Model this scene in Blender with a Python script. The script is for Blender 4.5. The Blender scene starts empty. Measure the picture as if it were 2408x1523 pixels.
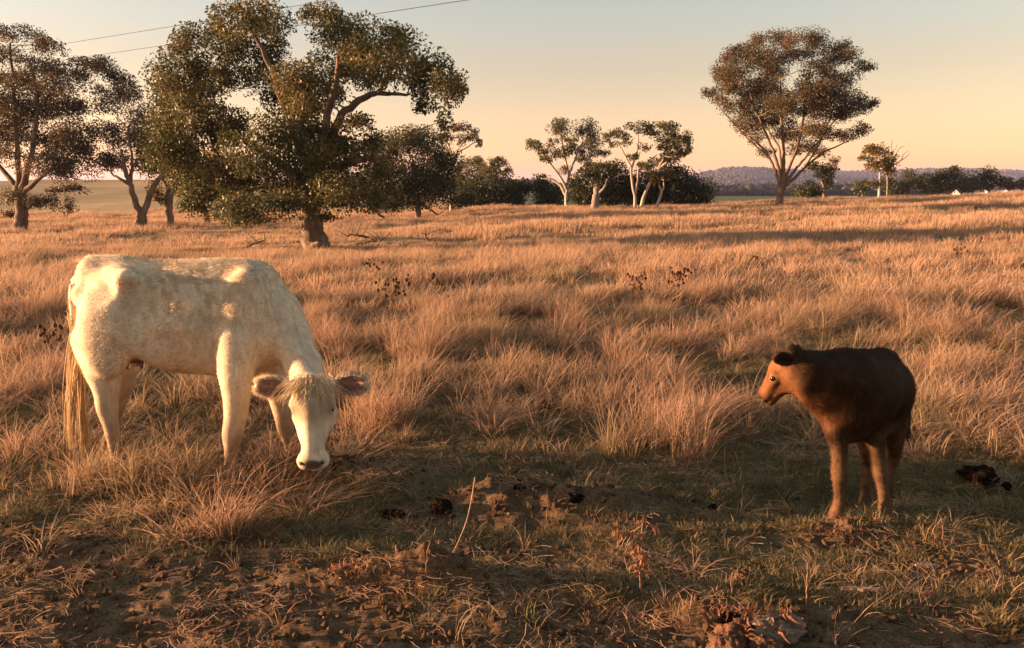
import bpy, math, random
import numpy as np
from mathutils import Vector, Matrix
R = math.radians
random.seed(7)
rng = np.random.default_rng(11)
sc = bpy.context.scene
# ------------------------------------------------------------------ camera
CAM_H = 1.7
PITCH = R(9.36)
FPX = 1890.0                       # focal length in pixels of a 2408 px wide frame
cam = bpy.data.cameras.new('camera')
camo = bpy.data.objects.new('camera', cam)
sc.collection.objects.link(camo)
cam.sensor_width = 36.0
cam.lens = 36.0 * FPX / 2408.0
cam.clip_start = 0.05
cam.clip_end = 30000
camo.location = (0, 0, CAM_H)
camo.rotation_euler = (R(90) - PITCH, 0, 0)
sc.camera = camo
# ------------------------------------------------------------------ light
SUN_EL, SUN_AZ = R(6.5), R(3)      # azimuth: degrees beyond the picture plane, seen to the left
w = bpy.data.worlds.new('World')
sc.world = w
w.use_nodes = True
nt = w.node_tree
bg = nt.nodes['Background']
sky = nt.nodes.new('ShaderNodeTexSky')
sky.sky_type = 'NISHITA'
sky.sun_disc = False
sky.sun_elevation = SUN_EL
sky.sun_rotation = -(R(90) - SUN_AZ)
sky.air_density = 1.0
sky.dust_density = 0.5
tc = nt.nodes.new('ShaderNodeTexCoord')
sx = nt.nodes.new('ShaderNodeSeparateXYZ')
nt.links.new(tc.outputs['Generated'], sx.inputs[0])
rmp = nt.nodes.new('ShaderNodeValToRGB')
rmp.color_ramp.interpolation = 'EASE'
stops = [(0.0, (1.10, .67, .58)), (.04, (1.08, .66, .54)), (.13, (1.0, .66, .51)), (.21, (1.02, .77, .64)),
         (.45, (1.12, .89, .73)), (1.0, (1.28, 1.03, .81))]
el = rmp.color_ramp.elements
for i, (p, c) in enumerate(stops):
    e = el[i] if i < 2 else el.new(p)
    e.position = p
    e.color = (c[0] / 2, c[1] / 2, c[2] / 2, 1)
nt.links.new(sx.outputs[2], rmp.inputs[0])
mul = nt.nodes.new('ShaderNodeMix')
mul.data_type = 'RGBA'
mul.blend_type = 'MULTIPLY'
mul.inputs[0].default_value = 1
nt.links.new(sky.outputs[0], mul.inputs[6])
nt.links.new(rmp.outputs[0], mul.inputs[7])
nt.links.new(mul.outputs[2], bg.inputs[0])
bg.inputs[1].default_value = 0.15
sun = bpy.data.lights.new('sun', 'SUN')
sun.energy = 5.0
sun.angle = R(0.6)
sun.color = (1.0, .56, .30)
suno = bpy.data.objects.new('sun', sun)
sc.collection.objects.link(suno)
to_sun = Vector((-math.cos(SUN_AZ) * math.cos(SUN_EL), math.sin(SUN_AZ) * math.cos(SUN_EL), math.sin(SUN_EL)))
suno.rotation_euler = to_sun.to_track_quat('Z', 'Y').to_euler()
suno.location = to_sun * 60
sc.view_settings.view_transform = 'Standard'
sc.view_settings.look = 'None'
sc.view_settings.gamma = 1
sc.view_settings.use_curve_mapping = False
sc.view_settings.exposure = 2.25
sc.cycles.max_bounces = 8
sc.cycles.transparent_max_bounces = 8
sc.cycles.volume_bounces = 0

# ------------------------------------------------------------------ helpers
CP, SP = math.cos(PITCH), math.sin(PITCH)


def P(px, py, Y):
    """point at world depth Y seen at (px, py) of the 2408 x 1523 frame"""
    u, v = (px - 1204.0) / FPX, (761.5 - py) / FPX
    t = Y / (CP + v * SP)
    return np.array((u * t, Y, CAM_H + (-SP + v * CP) * t))


def proj(X, Y, Z):
    dz = Z - CAM_H
    d = Y * CP - dz * SP
    return 1204 + FPX * X / d, 761.5 - FPX * (Y * SP + dz * CP) / d


def sstep(a, b, x):
    t = np.clip((np.asarray(x, float) - a) / (b - a), 0, 1)
    return t * t * (3 - 2 * t)


_perm = np.random.default_rng(3).random((256, 256)).astype(np.float32)


def vnoise(x, y):
    xi, yi = np.floor(x).astype(int), np.floor(y).astype(int)
    fx, fy = x - xi, y - yi
    fx, fy = fx * fx * fx * (fx * (fx * 6 - 15) + 10), fy * fy * fy * (fy * (fy * 6 - 15) + 10)
    a, b = _perm[xi & 255, yi & 255], _perm[(xi + 1) & 255, yi & 255]
    c, d = _perm[xi & 255, (yi + 1) & 255], _perm[(xi + 1) & 255, (yi + 1) & 255]
    return (a + (b - a) * fx) * (1 - fy) + (c + (d - c) * fx) * fy


def fbm(x, y, s=1.0, o=4, seed=0.0):
    x, y = np.asarray(x, float) / s + 31.7 * seed, np.asarray(y, float) / s + 17.3 * seed
    r, a, t = 0, 1.0, 0
    for i in range(o):
        r = r + a * vnoise(x, y)
        t += a
        a *= .5
        x, y = x * 1.93 + y * .37 + 5.2, y * 1.93 - x * .37 + 1.3
    return r / t


def mesh_np(name, verts, faces, smooth=False):
    """faces: (n, k) int array, all of the same k"""
    me = bpy.data.meshes.new(name)
    verts = np.asarray(verts, np.float32).reshape(-1, 3)
    faces = np.asarray(faces, np.int32)
    n, k = faces.shape
    me.vertices.add(len(verts))
    me.vertices.foreach_set('co', verts.ravel())
    me.loops.add(n * k)
    me.loops.foreach_set('vertex_index', faces.ravel())
    me.polygons.add(n)
    me.polygons.foreach_set('loop_start', np.arange(0, n * k, k, dtype=np.int32))
    me.polygons.foreach_set('loop_total', np.full(n, k, np.int32))
    me.update(calc_edges=True)
    if smooth:
        me.polygons.foreach_set('use_smooth', np.ones(n, bool))
    return me


def attr_col(me, name, col):
    a = me.attributes.new(name, 'FLOAT_COLOR', 'POINT')
    c = np.ones((len(me.vertices), 4), np.float32)
    col = np.asarray(col, np.float32)
    if col.ndim == 1:
        col = col[:, None]
    c[:, :3] = col
    a.data.foreach_set('color', c.ravel())


def link(o, parent=None):
    sc.collection.objects.link(o)
    if parent is not None:
        o.parent = parent
    return o


def mobj(name, me, mat, parent=None):
    o = bpy.data.objects.new(name, me)
    me.materials.clear()
    me.materials.append(mat)
    return link(o, parent)


def tag(o, label=None, cat=None, group=None, kind=None):
    if label:
        o['label'] = label
    if cat:
        o['category'] = cat
    if group:
        o['group'] = group
    if kind:
        o['kind'] = kind
    return o


def empty(name, loc, label, cat, group=None):
    o = bpy.data.objects.new(name, None)
    o.location = loc
    o.empty_display_size = .2
    link(o)
    return tag(o, label, cat, group)


class MB:
    """collects tubes and quads"""

    def __init__(s):
        s.v, s.f, s.n = [], [], 0

    def add(s, v, f):
        v = np.asarray(v, float).reshape(-1, 3)
        s.v.append(v)
        s.f.append(np.asarray(f, int) + s.n)
        s.n += len(v)

    def tube(s, pts, rad, k=6, cap=True):
        pts = np.asarray(pts, float)
        rad = np.broadcast_to(np.asarray(rad, float), (len(pts),))
        tg = np.gradient(pts, axis=0)
        tg /= np.linalg.norm(tg, axis=1)[:, None] + 1e-9
        ref = np.array((0.31, 0.2, 0.93)) if abs(tg[0, 2]) < .8 else np.array((1., .1, .05))
        a = np.cross(tg, ref)
        a /= np.linalg.norm(a, axis=1)[:, None] + 1e-9
        b = np.cross(tg, a)
        th = np.arange(k) * 2 * math.pi / k
        ring = (pts[:, None] + rad[:, None, None] * (np.cos(th)[None, :, None] * a[:, None] + np.sin(th)[None, :, None] * b[:, None]))
        n = len(pts)
        i, j = np.meshgrid(np.arange(n - 1), np.arange(k), indexing='ij')
        j2 = (j + 1) % k
        f = np.stack([i * k + j, i * k + j2, (i + 1) * k + j2, (i + 1) * k + j], -1).reshape(-1, 4)
        v = ring.reshape(-1, 3)
        if cap:
            v = np.vstack([v, pts[-1:], pts[:1]])
            e = n * k
            c1 = np.array([[(n - 1) * k + q, (n - 1) * k + (q + 1) % k, e, e] for q in range(k)])
            c0 = np.array([[(q + 1) % k, q, e + 1, e + 1] for q in range(k)])
            s.tri = getattr(s, 'tri', [])
            s.tri.append(np.vstack([c1, c0])[:, :3] + s.n)
        s.add(v, f)

    def mesh(s, name, smooth=True):
        V = np.vstack(s.v)
        q = np.vstack(s.f)
        t = getattr(s, 'tri', [])
        if not t:
            return mesh_np(name, V, q, smooth)
        t = np.vstack(t)
        me = bpy.data.meshes.new(name)
        me.vertices.add(len(V))
        me.vertices.foreach_set('co', V.astype(np.float32).ravel())
        nl = q.size + t.size
        me.loops.add(nl)
        me.loops.foreach_set('vertex_index', np.concatenate([q.ravel(), t.ravel()]).astype(np.int32))
        me.polygons.add(len(q) + len(t))
        ls = np.concatenate([np.arange(len(q)) * 4, q.size + np.arange(len(t)) * 3]).astype(np.int32)
        lt = np.concatenate([np.full(len(q), 4), np.full(len(t), 3)]).astype(np.int32)
        me.polygons.foreach_set('loop_start', ls)
        me.polygons.foreach_set('loop_total', lt)
        me.update(calc_edges=True)
        if smooth:
            me.polygons.foreach_set('use_smooth', np.ones(len(lt), bool))
        return me


# ------------------------------------------------------------------ materials
class NT:
    def __init__(s, name):
        s.m = bpy.data.materials.new(name)
        s.m.use_nodes = True
        s.t = s.m.node_tree
        s.t.nodes.clear()
        s.out = s.n('OutputMaterial')

    def n(s, kind, **kw):
        x = s.t.nodes.new('ShaderNode' + kind)
        for k, v in kw.items():
            setattr(x, k, v)
        return x

    def l(s, a, b):
        s.t.links.new(a, b)

    def noise(s, scale, detail=4, coord=None, rough=.55):
        x = s.n('TexNoise')
        x.inputs['Scale'].default_value = scale
        x.inputs['Detail'].default_value = detail
        x.inputs['Roughness'].default_value = rough
        if coord is None:
            coord = s.pos()
        s.l(coord, x.inputs['Vector'])
        return x.outputs['Fac']

    def pos(s):
        if not hasattr(s, '_p'):
            s._p = s.n('NewGeometry').outputs['Position']
        return s._p

    def objco(s):
        if not hasattr(s, '_o'):
            s._o = s.n('TexCoord').outputs['Object']
        return s._o

    def ramp(s, fac, stops):
        x = s.n('ValToRGB')
        el = x.color_ramp.elements
        for i, (p, c) in enumerate(stops):
            e = el[i] if i < 2 else el.new(p)
            e.position = p
            e.color = (*c, 1) if len(c) == 3 else c
        s.l(fac, x.inputs[0])
        return x.outputs[0]

    def mix(s, fac, a, b, mode='MIX'):
        x = s.n('Mix', data_type='RGBA', blend_type=mode)
        for sock, v in ((x.inputs[0], fac), (x.inputs[6], a), (x.inputs[7], b)):
            if isinstance(v, (int, float)):
                sock.default_value = v
            elif isinstance(v, tuple):
                sock.default_value = (*v, 1)
            else:
                s.l(v, sock)
        return x.outputs[2]

    def math(s, op, a, b=0.0, clamp=False):
        x = s.n('Math', operation=op, use_clamp=clamp)
        for sock, v in ((x.inputs[0], a), (x.inputs[1], b)):
            if isinstance(v, (int, float)):
                sock.default_value = v
            else:
                s.l(v, sock)
        return x.outputs[0]

    def attr(s, name):
        return s.n('Attribute', attribute_name=name).outputs['Color']

    def principled(s, col, rough=.8, bump=None, bs=.3, bd=.01, spec=.3, sheen=0, **kw):
        b = s.n('BsdfPrincipled')
        if isinstance(col, tuple):
            b.inputs['Base Color'].default_value = (*col, 1)
        else:
            s.l(col, b.inputs['Base Color'])
        if isinstance(rough, (int, float)):
            b.inputs['Roughness'].default_value = rough
        else:
            s.l(rough, b.inputs['Roughness'])
        b.inputs['Specular IOR Level'].default_value = spec
        if sheen:
            b.inputs['Sheen Weight'].default_value = sheen
            b.inputs['Sheen Roughness'].default_value = .5
        if bump is not None:
            x = s.n('Bump')
            x.inputs['Strength'].default_value = bs
            x.inputs['Distance'].default_value = bd
            s.l(bump, x.inputs['Height'])
            s.l(x.outputs[0], b.inputs['Normal'])
        return b.outputs[0]

    def leafy(s, col, trans=.35, tcol=None, rough=.6, spec=.15):
        """diffuse plus translucent, for blades, leaves and fur"""
        d = s.principled(col, rough, spec=spec)
        t = s.n('BsdfTranslucent')
        c2 = tcol if tcol is not None else col
        if isinstance(c2, tuple):
            t.inputs[0].default_value = (*c2, 1)
        else:
            s.l(c2, t.inputs[0])
        m = s.n('MixShader')
        m.inputs[0].default_value = trans
        s.l(d, m.inputs[1])
        s.l(t.outputs[0], m.inputs[2])
        return m.outputs[0]

    def done(s, sh):
        s.l(sh, s.out.inputs['Surface'])
        return s.m
# ------------------------------------------------------------------ terrain
_gx = np.array([-600, -80, -40, -10, 0, 5, 20, 41, 80, 200])
_gz = np.array([-1.1, -1.1, -.9, -.74, -.34, -.12, .18, 1.02, 2.1, 2.5])


def ground_pt(px, py):
    """where the flat near ground is seen at (px, py)"""
    ang = PITCH + math.atan((py - 761.5) / FPX)
    Y = CAM_H / math.tan(ang)
    return P(px, py, Y)


MOUNDS = []                       # x, y, radius x, radius y, height
for px, py, rx, ry, h in [(745, 1118, .34, .15, .13), (860, 1140, .30, .16, .10), (1180, 1165, .30, .16, .09), (1300, 1190, .45, .14, .08),
                          (1420, 1175, .3, .14, .04), (900, 1365, .32, .09, .10), (1040, 1362, .14, .10, .08), (500, 1310, .5, .12, .04),
                          (1965, 1240, .18, .09, .06), (2075, 1235, .22, .10, .05), (1760, 1440, .26, .13, .07), (1300, 1370, .4, .1, .035),
                          (2230, 1260, .5, .1, .04), (620, 1230, .5, .15, .03), (40, 1290, .35, .12, .05), (1560, 1130, .3, .2, .03)]:
    g = ground_pt(px, py)
    MOUNDS.append((g[0], g[1], rx, ry, h))


def height(x, y, detail=True):
    x, y = np.asarray(x, float), np.asarray(y, float)
    d = np.hypot(x, y)
    ramp = sstep(7, 46, y) if np.ndim(y) else float(sstep(7, 46, y))
    z = ramp * np.interp(x, _gx, _gz)
    # gentle undulation of the paddock
    und = (fbm(x, y, 9, 3, 1) - .5) * .5 * sstep(7, 16, d) + (fbm(x, y, 3, 2, 9) - .5) * .14 * sstep(4.5, 9, d)
    z = z + und * (1 - sstep(80, 200, d))
    # beyond the crest the land drops to a plain on the right and climbs to a low hill on the left
    ang = x / np.maximum(y, 1.0)
    right = sstep(-.02, .10, ang)
    far = sstep(78, 170, y)
    z = z * (1 - far * right) + far * right * (-2.2)
    left = (1 - sstep(-.06, .09, ang))
    hill = 7.2 * sstep(62, 300, y) * (.8 + .2 * fbm(x, y, 70, 2, 4)) + (fbm(x, y, 22, 2, 6) - .5) * 1.2 * sstep(70, 110, y)
    z = z + left * hill * (1 - .75 * sstep(500, 1500, y))
    # distant ranges
    z = z + 0.0
    for (d0, a0, wd, hh, sd) in ((2600, .28, .10, 78, 2), (3300, .45, .22, 118, 3), (4200, .75, .3, 140, 5), (4800, -.4, .5, 110, 8), (3400, .02, .05, 62, 7)):
        prof = np.exp(-((ang - a0) / wd) ** 2) * sstep(d0 * .62, d0, y) * (1 - sstep(d0 * 1.1, d0 * 1.7, y))
        z = z + prof * hh * .66 * (.62 + .55 * fbm(x, y, 420, 4, sd))
    # near relief
    nr = 1 - sstep(7, 12, d)
    for (mx, my, rx, ry, h) in MOUNDS:
        q = ((x - mx) / rx) ** 2 + ((y - my) / ry) ** 2
        z = z + h * np.exp(-q) * (.6 + .8 * fbm(x, y, .08, 3, 5))
    # shallow ditch behind the calf
    dit = np.exp(-((y - 4.46 - .05 * np.sin(x * 3)) / .17) ** 2) * sstep(1.15, 1.6, x)
    z = z - .15 * dit
    if detail:
        z = z + nr * ((fbm(x, y, .9, 3, 2) - .5) * .10 + (fbm(x, y, .16, 3, 3) - .5) * .034 + (fbm(x, y, .055, 3, 4) - .5) * .026)
    return z


def tall(x, y):
    """how much long grass grows here, 0..1"""
    x, y = np.asarray(x, float), np.asarray(y, float)
    u = x / np.maximum(y, .5)
    b = np.interp(u, [-.64, -.45, -.3, -.2, -.12, 0, .12, .22, .35, .5, .64], [4.3, 4.2, 4.35, 4.7, 5.35, 5.45, 5.3, 5.0, 5.3, 5.0, 4.8])
    b = b + (fbm(x, y, .6, 3, 12) - .5) * .9
    t = sstep(b - .15, b + .5, y)
    return t


def bare(x, y):
    """trodden soil; under the big tree also shade put into the soil colour"""
    x, y = np.asarray(x, float), np.asarray(y, float)
    u = x / np.maximum(y, .5)
    b = np.interp(u, [-.64, -.4, -.15, .05, .2, .35, .64], [3.72, 3.68, 3.55, 3.45, 3.3, 3.0, 2.9])
    s = 1 - sstep(b - .2, b + .25, y + (fbm(x, y, .5, 3, 15) - .5) * .9)
    for (px, py, rx, ry) in [(800, 1125, .5, .24), (1250, 1190, 1.0, .28), (1450, 1235, .5, .16), (1150, 1300, .45, .16), (980, 1360, .6, .2), (1980, 1260, .35, .14), (1560, 1180, .3, .1), (2250, 1330, .4, .15), (60, 1300, .6, .25)]:
        g = ground_pt(px, py)
        q = ((x - g[0]) / rx) ** 2 + ((y - g[1]) / ry) ** 2
        s = np.maximum(s, np.exp(-q * q))
    under = np.exp(-(((x + 5.0) / 13) ** 2 + ((y - 34.5 - x * .05) / 5.0) ** 2) ** 2) * sstep(.25, .5, fbm(x, y, 1.6, 3, 44))  # bare littered ground whose dark soil colour also paints the tree's shadow band
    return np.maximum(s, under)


def build_ground():
    th = np.concatenate([np.linspace(-180, -44, 35)[:-1], np.linspace(-44, -36, 12)[:-1], np.linspace(-36, 36, 500), np.linspace(36, 44, 12)[1:], np.linspace(44, 180, 35)[1:-1]])
    th = np.radians(th)
    rr = [.25, .6, 1.0, 1.5, 1.9, 2.2, 2.4]
    while rr[-1] < 7:
        rr.append(rr[-1] * 1.0065)
    while rr[-1] < 100:
        rr.append(rr[-1] * 1.018)
    while rr[-1] < 7600:
        rr.append(rr[-1] * 1.045)
    rr = np.array(rr)
    T, Q = np.meshgrid(th, rr)
    X, Y = Q * np.sin(T), Q * np.cos(T)
    Z = height(X, Y)
    back = np.abs(T) > math.pi / 2
    Z = np.where(back, height(X, np.abs(Y)) * 0 + (fbm(X, Y, .9, 3, 2) - .5) * .08, Z)
    n, k = X.shape
    V = np.stack([X, Y, Z], -1).reshape(-1, 3)
    V = np.vstack([V, [[0, 0, 0]]])
    i, j = np.meshgrid(np.arange(n - 1), np.arange(k), indexing='ij')
    j2 = (j + 1) % k
    F = np.stack([i * k + j, i * k + j2, (i + 1) * k + j2, (i + 1) * k + j], -1).reshape(-1, 4)[:, ::-1]
    me = mesh_np('ground', V, F, True)
    x, y = V[:, 0], V[:, 1]
    # zones: r = bare soil, g = grey green far pasture, b = wooded ranges
    ang = x / np.maximum(y, 1)
    c = np.zeros((len(V), 3), np.float32)
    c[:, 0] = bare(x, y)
    c[:, 1] = sstep(62, 90, y)
    c[:, 2] = sstep(6, 30, V[:, 2]) * sstep(900, 1500, y)
    attr_col(me, 'zone', c)
    m = NT('ground_soil_and_turf')
    z = m.n('SeparateColor')
    m.l(m.attr('zone'), z.inputs[0])
    n1, n2, n3 = m.noise(1.3, 4), m.noise(9, 5), m.noise(70, 4)
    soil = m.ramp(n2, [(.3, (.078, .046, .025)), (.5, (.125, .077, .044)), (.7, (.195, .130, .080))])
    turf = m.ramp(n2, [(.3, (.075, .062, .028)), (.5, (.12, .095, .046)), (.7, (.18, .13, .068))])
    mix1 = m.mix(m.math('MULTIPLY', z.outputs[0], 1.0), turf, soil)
    mott = m.ramp(n3, [(.35, (.55, .55, .55)), (.6, (1.1, 1.08, 1.0))])
    near = m.mix(1.0, mix1, mott, 'MULTIPLY')
    # straw coloured paddock further out
    sp = m.n('SeparateXYZ')
    m.l(m.pos(), sp.inputs[0])
    mr = m.n('MapRange')
    m.l(sp.outputs[1], mr.inputs[0])
    mr.inputs[1].default_value = 7
    mr.inputs[2].default_value = 22
    straw = m.ramp(m.noise(.35, 5), [(.35, (.20, .14, .07)), (.6, (.36, .25, .14))])
    a = m.mix(m.math('MULTIPLY', mr.outputs[0], m.math('SUBTRACT', 1.0, z.outputs[0])), near, straw)
    past = m.ramp(m.noise(.03, 5), [(.35, (.24, .175, .085)), (.6, (.38, .28, .15))])
    a = m.mix(z.outputs[1], a, past)
    # a greener crop on the plain to the right
    crop = m.n('MapRange')
    m.l(sp.outputs[1], crop.inputs[0])
    crop.inputs[1].default_value = 260
    crop.inputs[2].default_value = 330
    side = m.math('GREATER_THAN', sp.outputs[0], 5.0)
    a = m.mix(m.math('MULTIPLY', crop.outputs[0], side), a, (.085, .11, .04))
    wood = m.ramp(m.noise(.012, 8, rough=.75), [(.4, (.030, .034, .026)), (.52, (.06, .06, .04)), (.66, (.16, .13, .08))])
    a = m.mix(z.outputs[2], a, wood)
    bmp = m.math('ADD', m.math('MULTIPLY', n3, .5), m.math('MULTIPLY', m.noise(260, 3), .35))
    o = mobj('ground', me, m.done(m.principled(a, .95, bmp, .9, .012, spec=.1)))
    tag(o, 'grassy paddock with trodden brown soil in front and low hills behind', kind='structure')
    return o


build_ground()
# ------------------------------------------------------------------ grass
def blades(n, spread, h0, h1, wid, lean, curl, segs=3, seed=0, droop=0.0):
    """one tuft: n curved blades, returns mesh data with tip coordinate attribute"""
    r = np.random.default_rng(seed)
    a = r.random(n) * 2 * math.pi
    rad = spread * np.sqrt(r.random(n))
    bx, by = rad * np.cos(a), rad * np.sin(a)
    h = h0 + (h1 - h0) * r.random(n) ** 1.3
    dirx = np.cos(a) * rad / spread * curl + r.normal(0, .34, n) * curl + lean
    diry = np.sin(a) * rad / spread * curl + r.normal(0, .34, n) * curl
    fa = r.random(n) * math.pi
    wx, wy = np.cos(fa), np.sin(fa)
    t = np.linspace(0, 1, segs + 1)
    T = t[None, :]
    cx = bx[:, None] + dirx[:, None] * h[:, None] * T ** 1.7
    cy = by[:, None] + diry[:, None] * h[:, None] * T ** 1.7
    cz = h[:, None] * (T - droop * T ** 3 * r.random(n)[:, None])
    ww = wid * (.6 + .8 * r.random(n))[:, None] * np.where(T < 1, (1 - T * .6), .12) * .5
    Lp = np.stack([cx - wx[:, None] * ww, cy - wy[:, None] * ww, cz], -1)
    Rp = np.stack([cx + wx[:, None] * ww, cy + wy[:, None] * ww, cz], -1)
    V = np.stack([Lp, Rp], 2)
    k = segs + 1
    i, j = np.meshgrid(np.arange(n), np.arange(segs), indexing='ij')
    b = i * k * 2 + j * 2
    F = np.stack([b, b + 1, b + 3, b + 2], -1).reshape(-1, 4)
    col = np.zeros((n, k, 2, 3), np.float32)
    col[..., 0] = T[:, :, None]
    col[..., 1] = r.random(n)[:, None, None]
    return V.reshape(-1, 3), F, col.reshape(-1, 3)


def blade_mesh(name, mat, **kw):
    V, F, c = blades(**kw)
    me = mesh_np(name, V, F, False)
    attr_col(me, 'blade', c)
    me.materials.append(mat)
    return me


def scatter(name, pts, rot, scl, idx, meshes, label, cat=None):
    """one object: instances of the given meshes on the given points"""
    coll = bpy.data.collections.new(name + '_pieces')
    for i, me in enumerate(meshes):
        o = bpy.data.objects.new('%s_piece_%02d' % (name, i), me)
        coll.objects.link(o)
    me = bpy.data.meshes.new(name)
    n = len(pts)
    me.vertices.add(n)
    me.vertices.foreach_set('co', np.asarray(pts, np.float32).ravel())
    for nm, ty, arr in (('rot', 'FLOAT_VECTOR', rot), ('scl', 'FLOAT_VECTOR', scl), ('idx', 'INT', idx)):
        a = me.attributes.new(nm, ty, 'POINT')
        if ty == 'INT':
            a.data.foreach_set('value', np.asarray(arr, np.int32))
        else:
            a.data.foreach_set('vector', np.asarray(arr, np.float32).ravel())
    o = link(bpy.data.objects.new(name, me))
    g = bpy.data.node_groups.new(name, 'GeometryNodeTree')
    g.interface.new_socket('Geometry', in_out='INPUT', socket_type='NodeSocketGeometry')
    g.interface.new_socket('Geometry', in_out='OUTPUT', socket_type='NodeSocketGeometry')
    N = g.nodes
    gi, go = N.new('NodeGroupInput'), N.new('NodeGroupOutput')
    ci = N.new('GeometryNodeCollectionInfo')
    ci.inputs['Collection'].default_value = coll
    ci.inputs['Separate Children'].default_value = True
    ci.inputs['Reset Children'].default_value = True
    ip = N.new('GeometryNodeInstanceOnPoints')
    ip.inputs['Pick Instance'].default_value = True

    def na(nm, ty):
        x = N.new('GeometryNodeInputNamedAttribute')
        x.data_type = ty
        x.inputs['Name'].default_value = nm
        return x.outputs['Attribute']
    g.links.new(gi.outputs[0], ip.inputs['Points'])
    g.links.new(ci.outputs[0], ip.inputs['Instance'])
    g.links.new(na('idx', 'INT'), ip.inputs['Instance Index'])
    er = N.new('FunctionNodeEulerToRotation')
    g.links.new(na('rot', 'FLOAT_VECTOR'), er.inputs[0])
    g.links.new(er.outputs[0], ip.inputs['Rotation'])
    g.links.new(na('scl', 'FLOAT_VECTOR'), ip.inputs['Scale'])
    g.links.new(ip.outputs[0], go.inputs[0])
    md = o.modifiers.new('scatter', 'NODES')
    md.node_group = g
    tag(o, label, cat, kind='stuff')
    return o


def grass_mat(name, base, tip, tipdark, green, trans=.4):
    m = NT(name)
    s = m.n('SeparateColor')
    m.l(m.attr('blade'), s.inputs[0])
    rnd = m.n('ObjectInfo').outputs['Random']
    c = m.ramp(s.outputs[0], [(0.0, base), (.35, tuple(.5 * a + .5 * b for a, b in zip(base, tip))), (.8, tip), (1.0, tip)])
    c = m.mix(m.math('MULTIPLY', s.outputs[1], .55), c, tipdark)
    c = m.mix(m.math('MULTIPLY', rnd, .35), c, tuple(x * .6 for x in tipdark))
    patch = m.n('MapRange')
    m.l(m.noise(.55, 3), patch.inputs[0])
    patch.inputs[1].default_value = .48
    patch.inputs[2].default_value = .68
    c = m.mix(m.math('MULTIPLY', patch.outputs[0], .55), c, green)
    return m.done(m.leafy(c, trans, rough=.65))


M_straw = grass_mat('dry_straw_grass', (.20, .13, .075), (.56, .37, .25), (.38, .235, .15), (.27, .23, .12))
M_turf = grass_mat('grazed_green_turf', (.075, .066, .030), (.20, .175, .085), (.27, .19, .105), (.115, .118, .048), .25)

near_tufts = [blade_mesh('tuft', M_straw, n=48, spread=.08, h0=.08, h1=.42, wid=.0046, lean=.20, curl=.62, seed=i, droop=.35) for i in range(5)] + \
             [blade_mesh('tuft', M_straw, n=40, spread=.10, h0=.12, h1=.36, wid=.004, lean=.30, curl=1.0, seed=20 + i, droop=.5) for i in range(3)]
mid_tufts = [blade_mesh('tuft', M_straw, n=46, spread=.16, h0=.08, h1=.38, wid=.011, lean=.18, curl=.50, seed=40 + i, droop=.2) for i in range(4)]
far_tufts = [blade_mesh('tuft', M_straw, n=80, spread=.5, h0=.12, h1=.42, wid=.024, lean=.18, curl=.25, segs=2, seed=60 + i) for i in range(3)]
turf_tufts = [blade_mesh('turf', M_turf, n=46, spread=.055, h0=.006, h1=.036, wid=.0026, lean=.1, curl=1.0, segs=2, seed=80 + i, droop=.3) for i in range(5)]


sprigs = [blade_mesh('sprig', M_straw, n=12, spread=.03, h0=.03, h1=.15, wid=.0026, lean=.2, curl=.9, seed=100 + i, droop=.4) for i in range(4)]


def litter_mesh(seed):
    r = np.random.default_rng(seed)
    n, k = 16, 4
    p = r.uniform(-.10, .10, (n, 2))
    a = r.random(n) * 6.28
    L = r.uniform(.02, .13, n)
    t = np.linspace(-.5, .5, k)
    bend = r.normal(0, .35, n)
    x = p[:, :1] + np.cos(a)[:, None] * L[:, None] * t - np.sin(a)[:, None] * (bend * L)[:, None] * t * t * 2
    y = p[:, 1:] + np.sin(a)[:, None] * L[:, None] * t + np.cos(a)[:, None] * (bend * L)[:, None] * t * t * 2
    z = r.uniform(.0, .008, n)[:, None] + r.normal(0, .10, n)[:, None] * L[:, None] * t
    w_ = .0011
    V = np.stack([np.stack([x, y - w_, z], -1), np.stack([x, y + w_, z + .001], -1)], 2).reshape(-1, 3)
    i, j = np.meshgrid(np.arange(n), np.arange(k - 1), indexing='ij')
    b = i * k * 2 + j * 2
    F = np.stack([b, b + 1, b + 3, b + 2], -1).reshape(-1, 4)
    me = mesh_np('straw', V, F)
    c = np.zeros((n, k, 2, 3), np.float32)
    c[..., 0] = r.uniform(.3, .8, n)[:, None, None]
    c[..., 1] = r.random(n)[:, None, None]
    attr_col(me, 'blade', c.reshape(-1, 3))
    me.materials.append(M_straw)
    return me


litter = [litter_mesh(200 + i) for i in range(5)]


def crumb_mesh(seed, mat):
    r = np.random.default_rng(seed)
    v = np.array([(0, 0, 1), (.9, 0, .4), (.28, .85, .4), (-.72, .53, .4), (-.72, -.53, .4), (.28, -.85, .4),
                  (.72, .53, -.4), (-.28, .85, -.4), (-.9, 0, -.4), (-.28, -.85, -.4), (.72, -.53, -.4), (0, 0, -1)])
    f = [(0, 1, 2), (0, 2, 3), (0, 3, 4), (0, 4, 5), (0, 5, 1), (1, 6, 2), (2, 7, 3), (3, 8, 4), (4, 9, 5), (5, 10, 1),
         (2, 6, 7), (3, 7, 8), (4, 8, 9), (5, 9, 10), (1, 10, 6), (11, 7, 6), (11, 8, 7), (11, 9, 8), (11, 10, 9), (11, 6, 10)]
    me = mesh_np('crumb', v * (1 + r.normal(0, .2, (12, 1))), np.array(f))
    me.materials.append(mat)
    return me


def crumb_mat(name, c):
    m = NT(name)
    rnd = m.n('ObjectInfo').outputs['Random']
    return m.done(m.principled(m.mix(rnd, tuple(x * .6 for x in c), c), .95, spec=.1))


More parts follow.
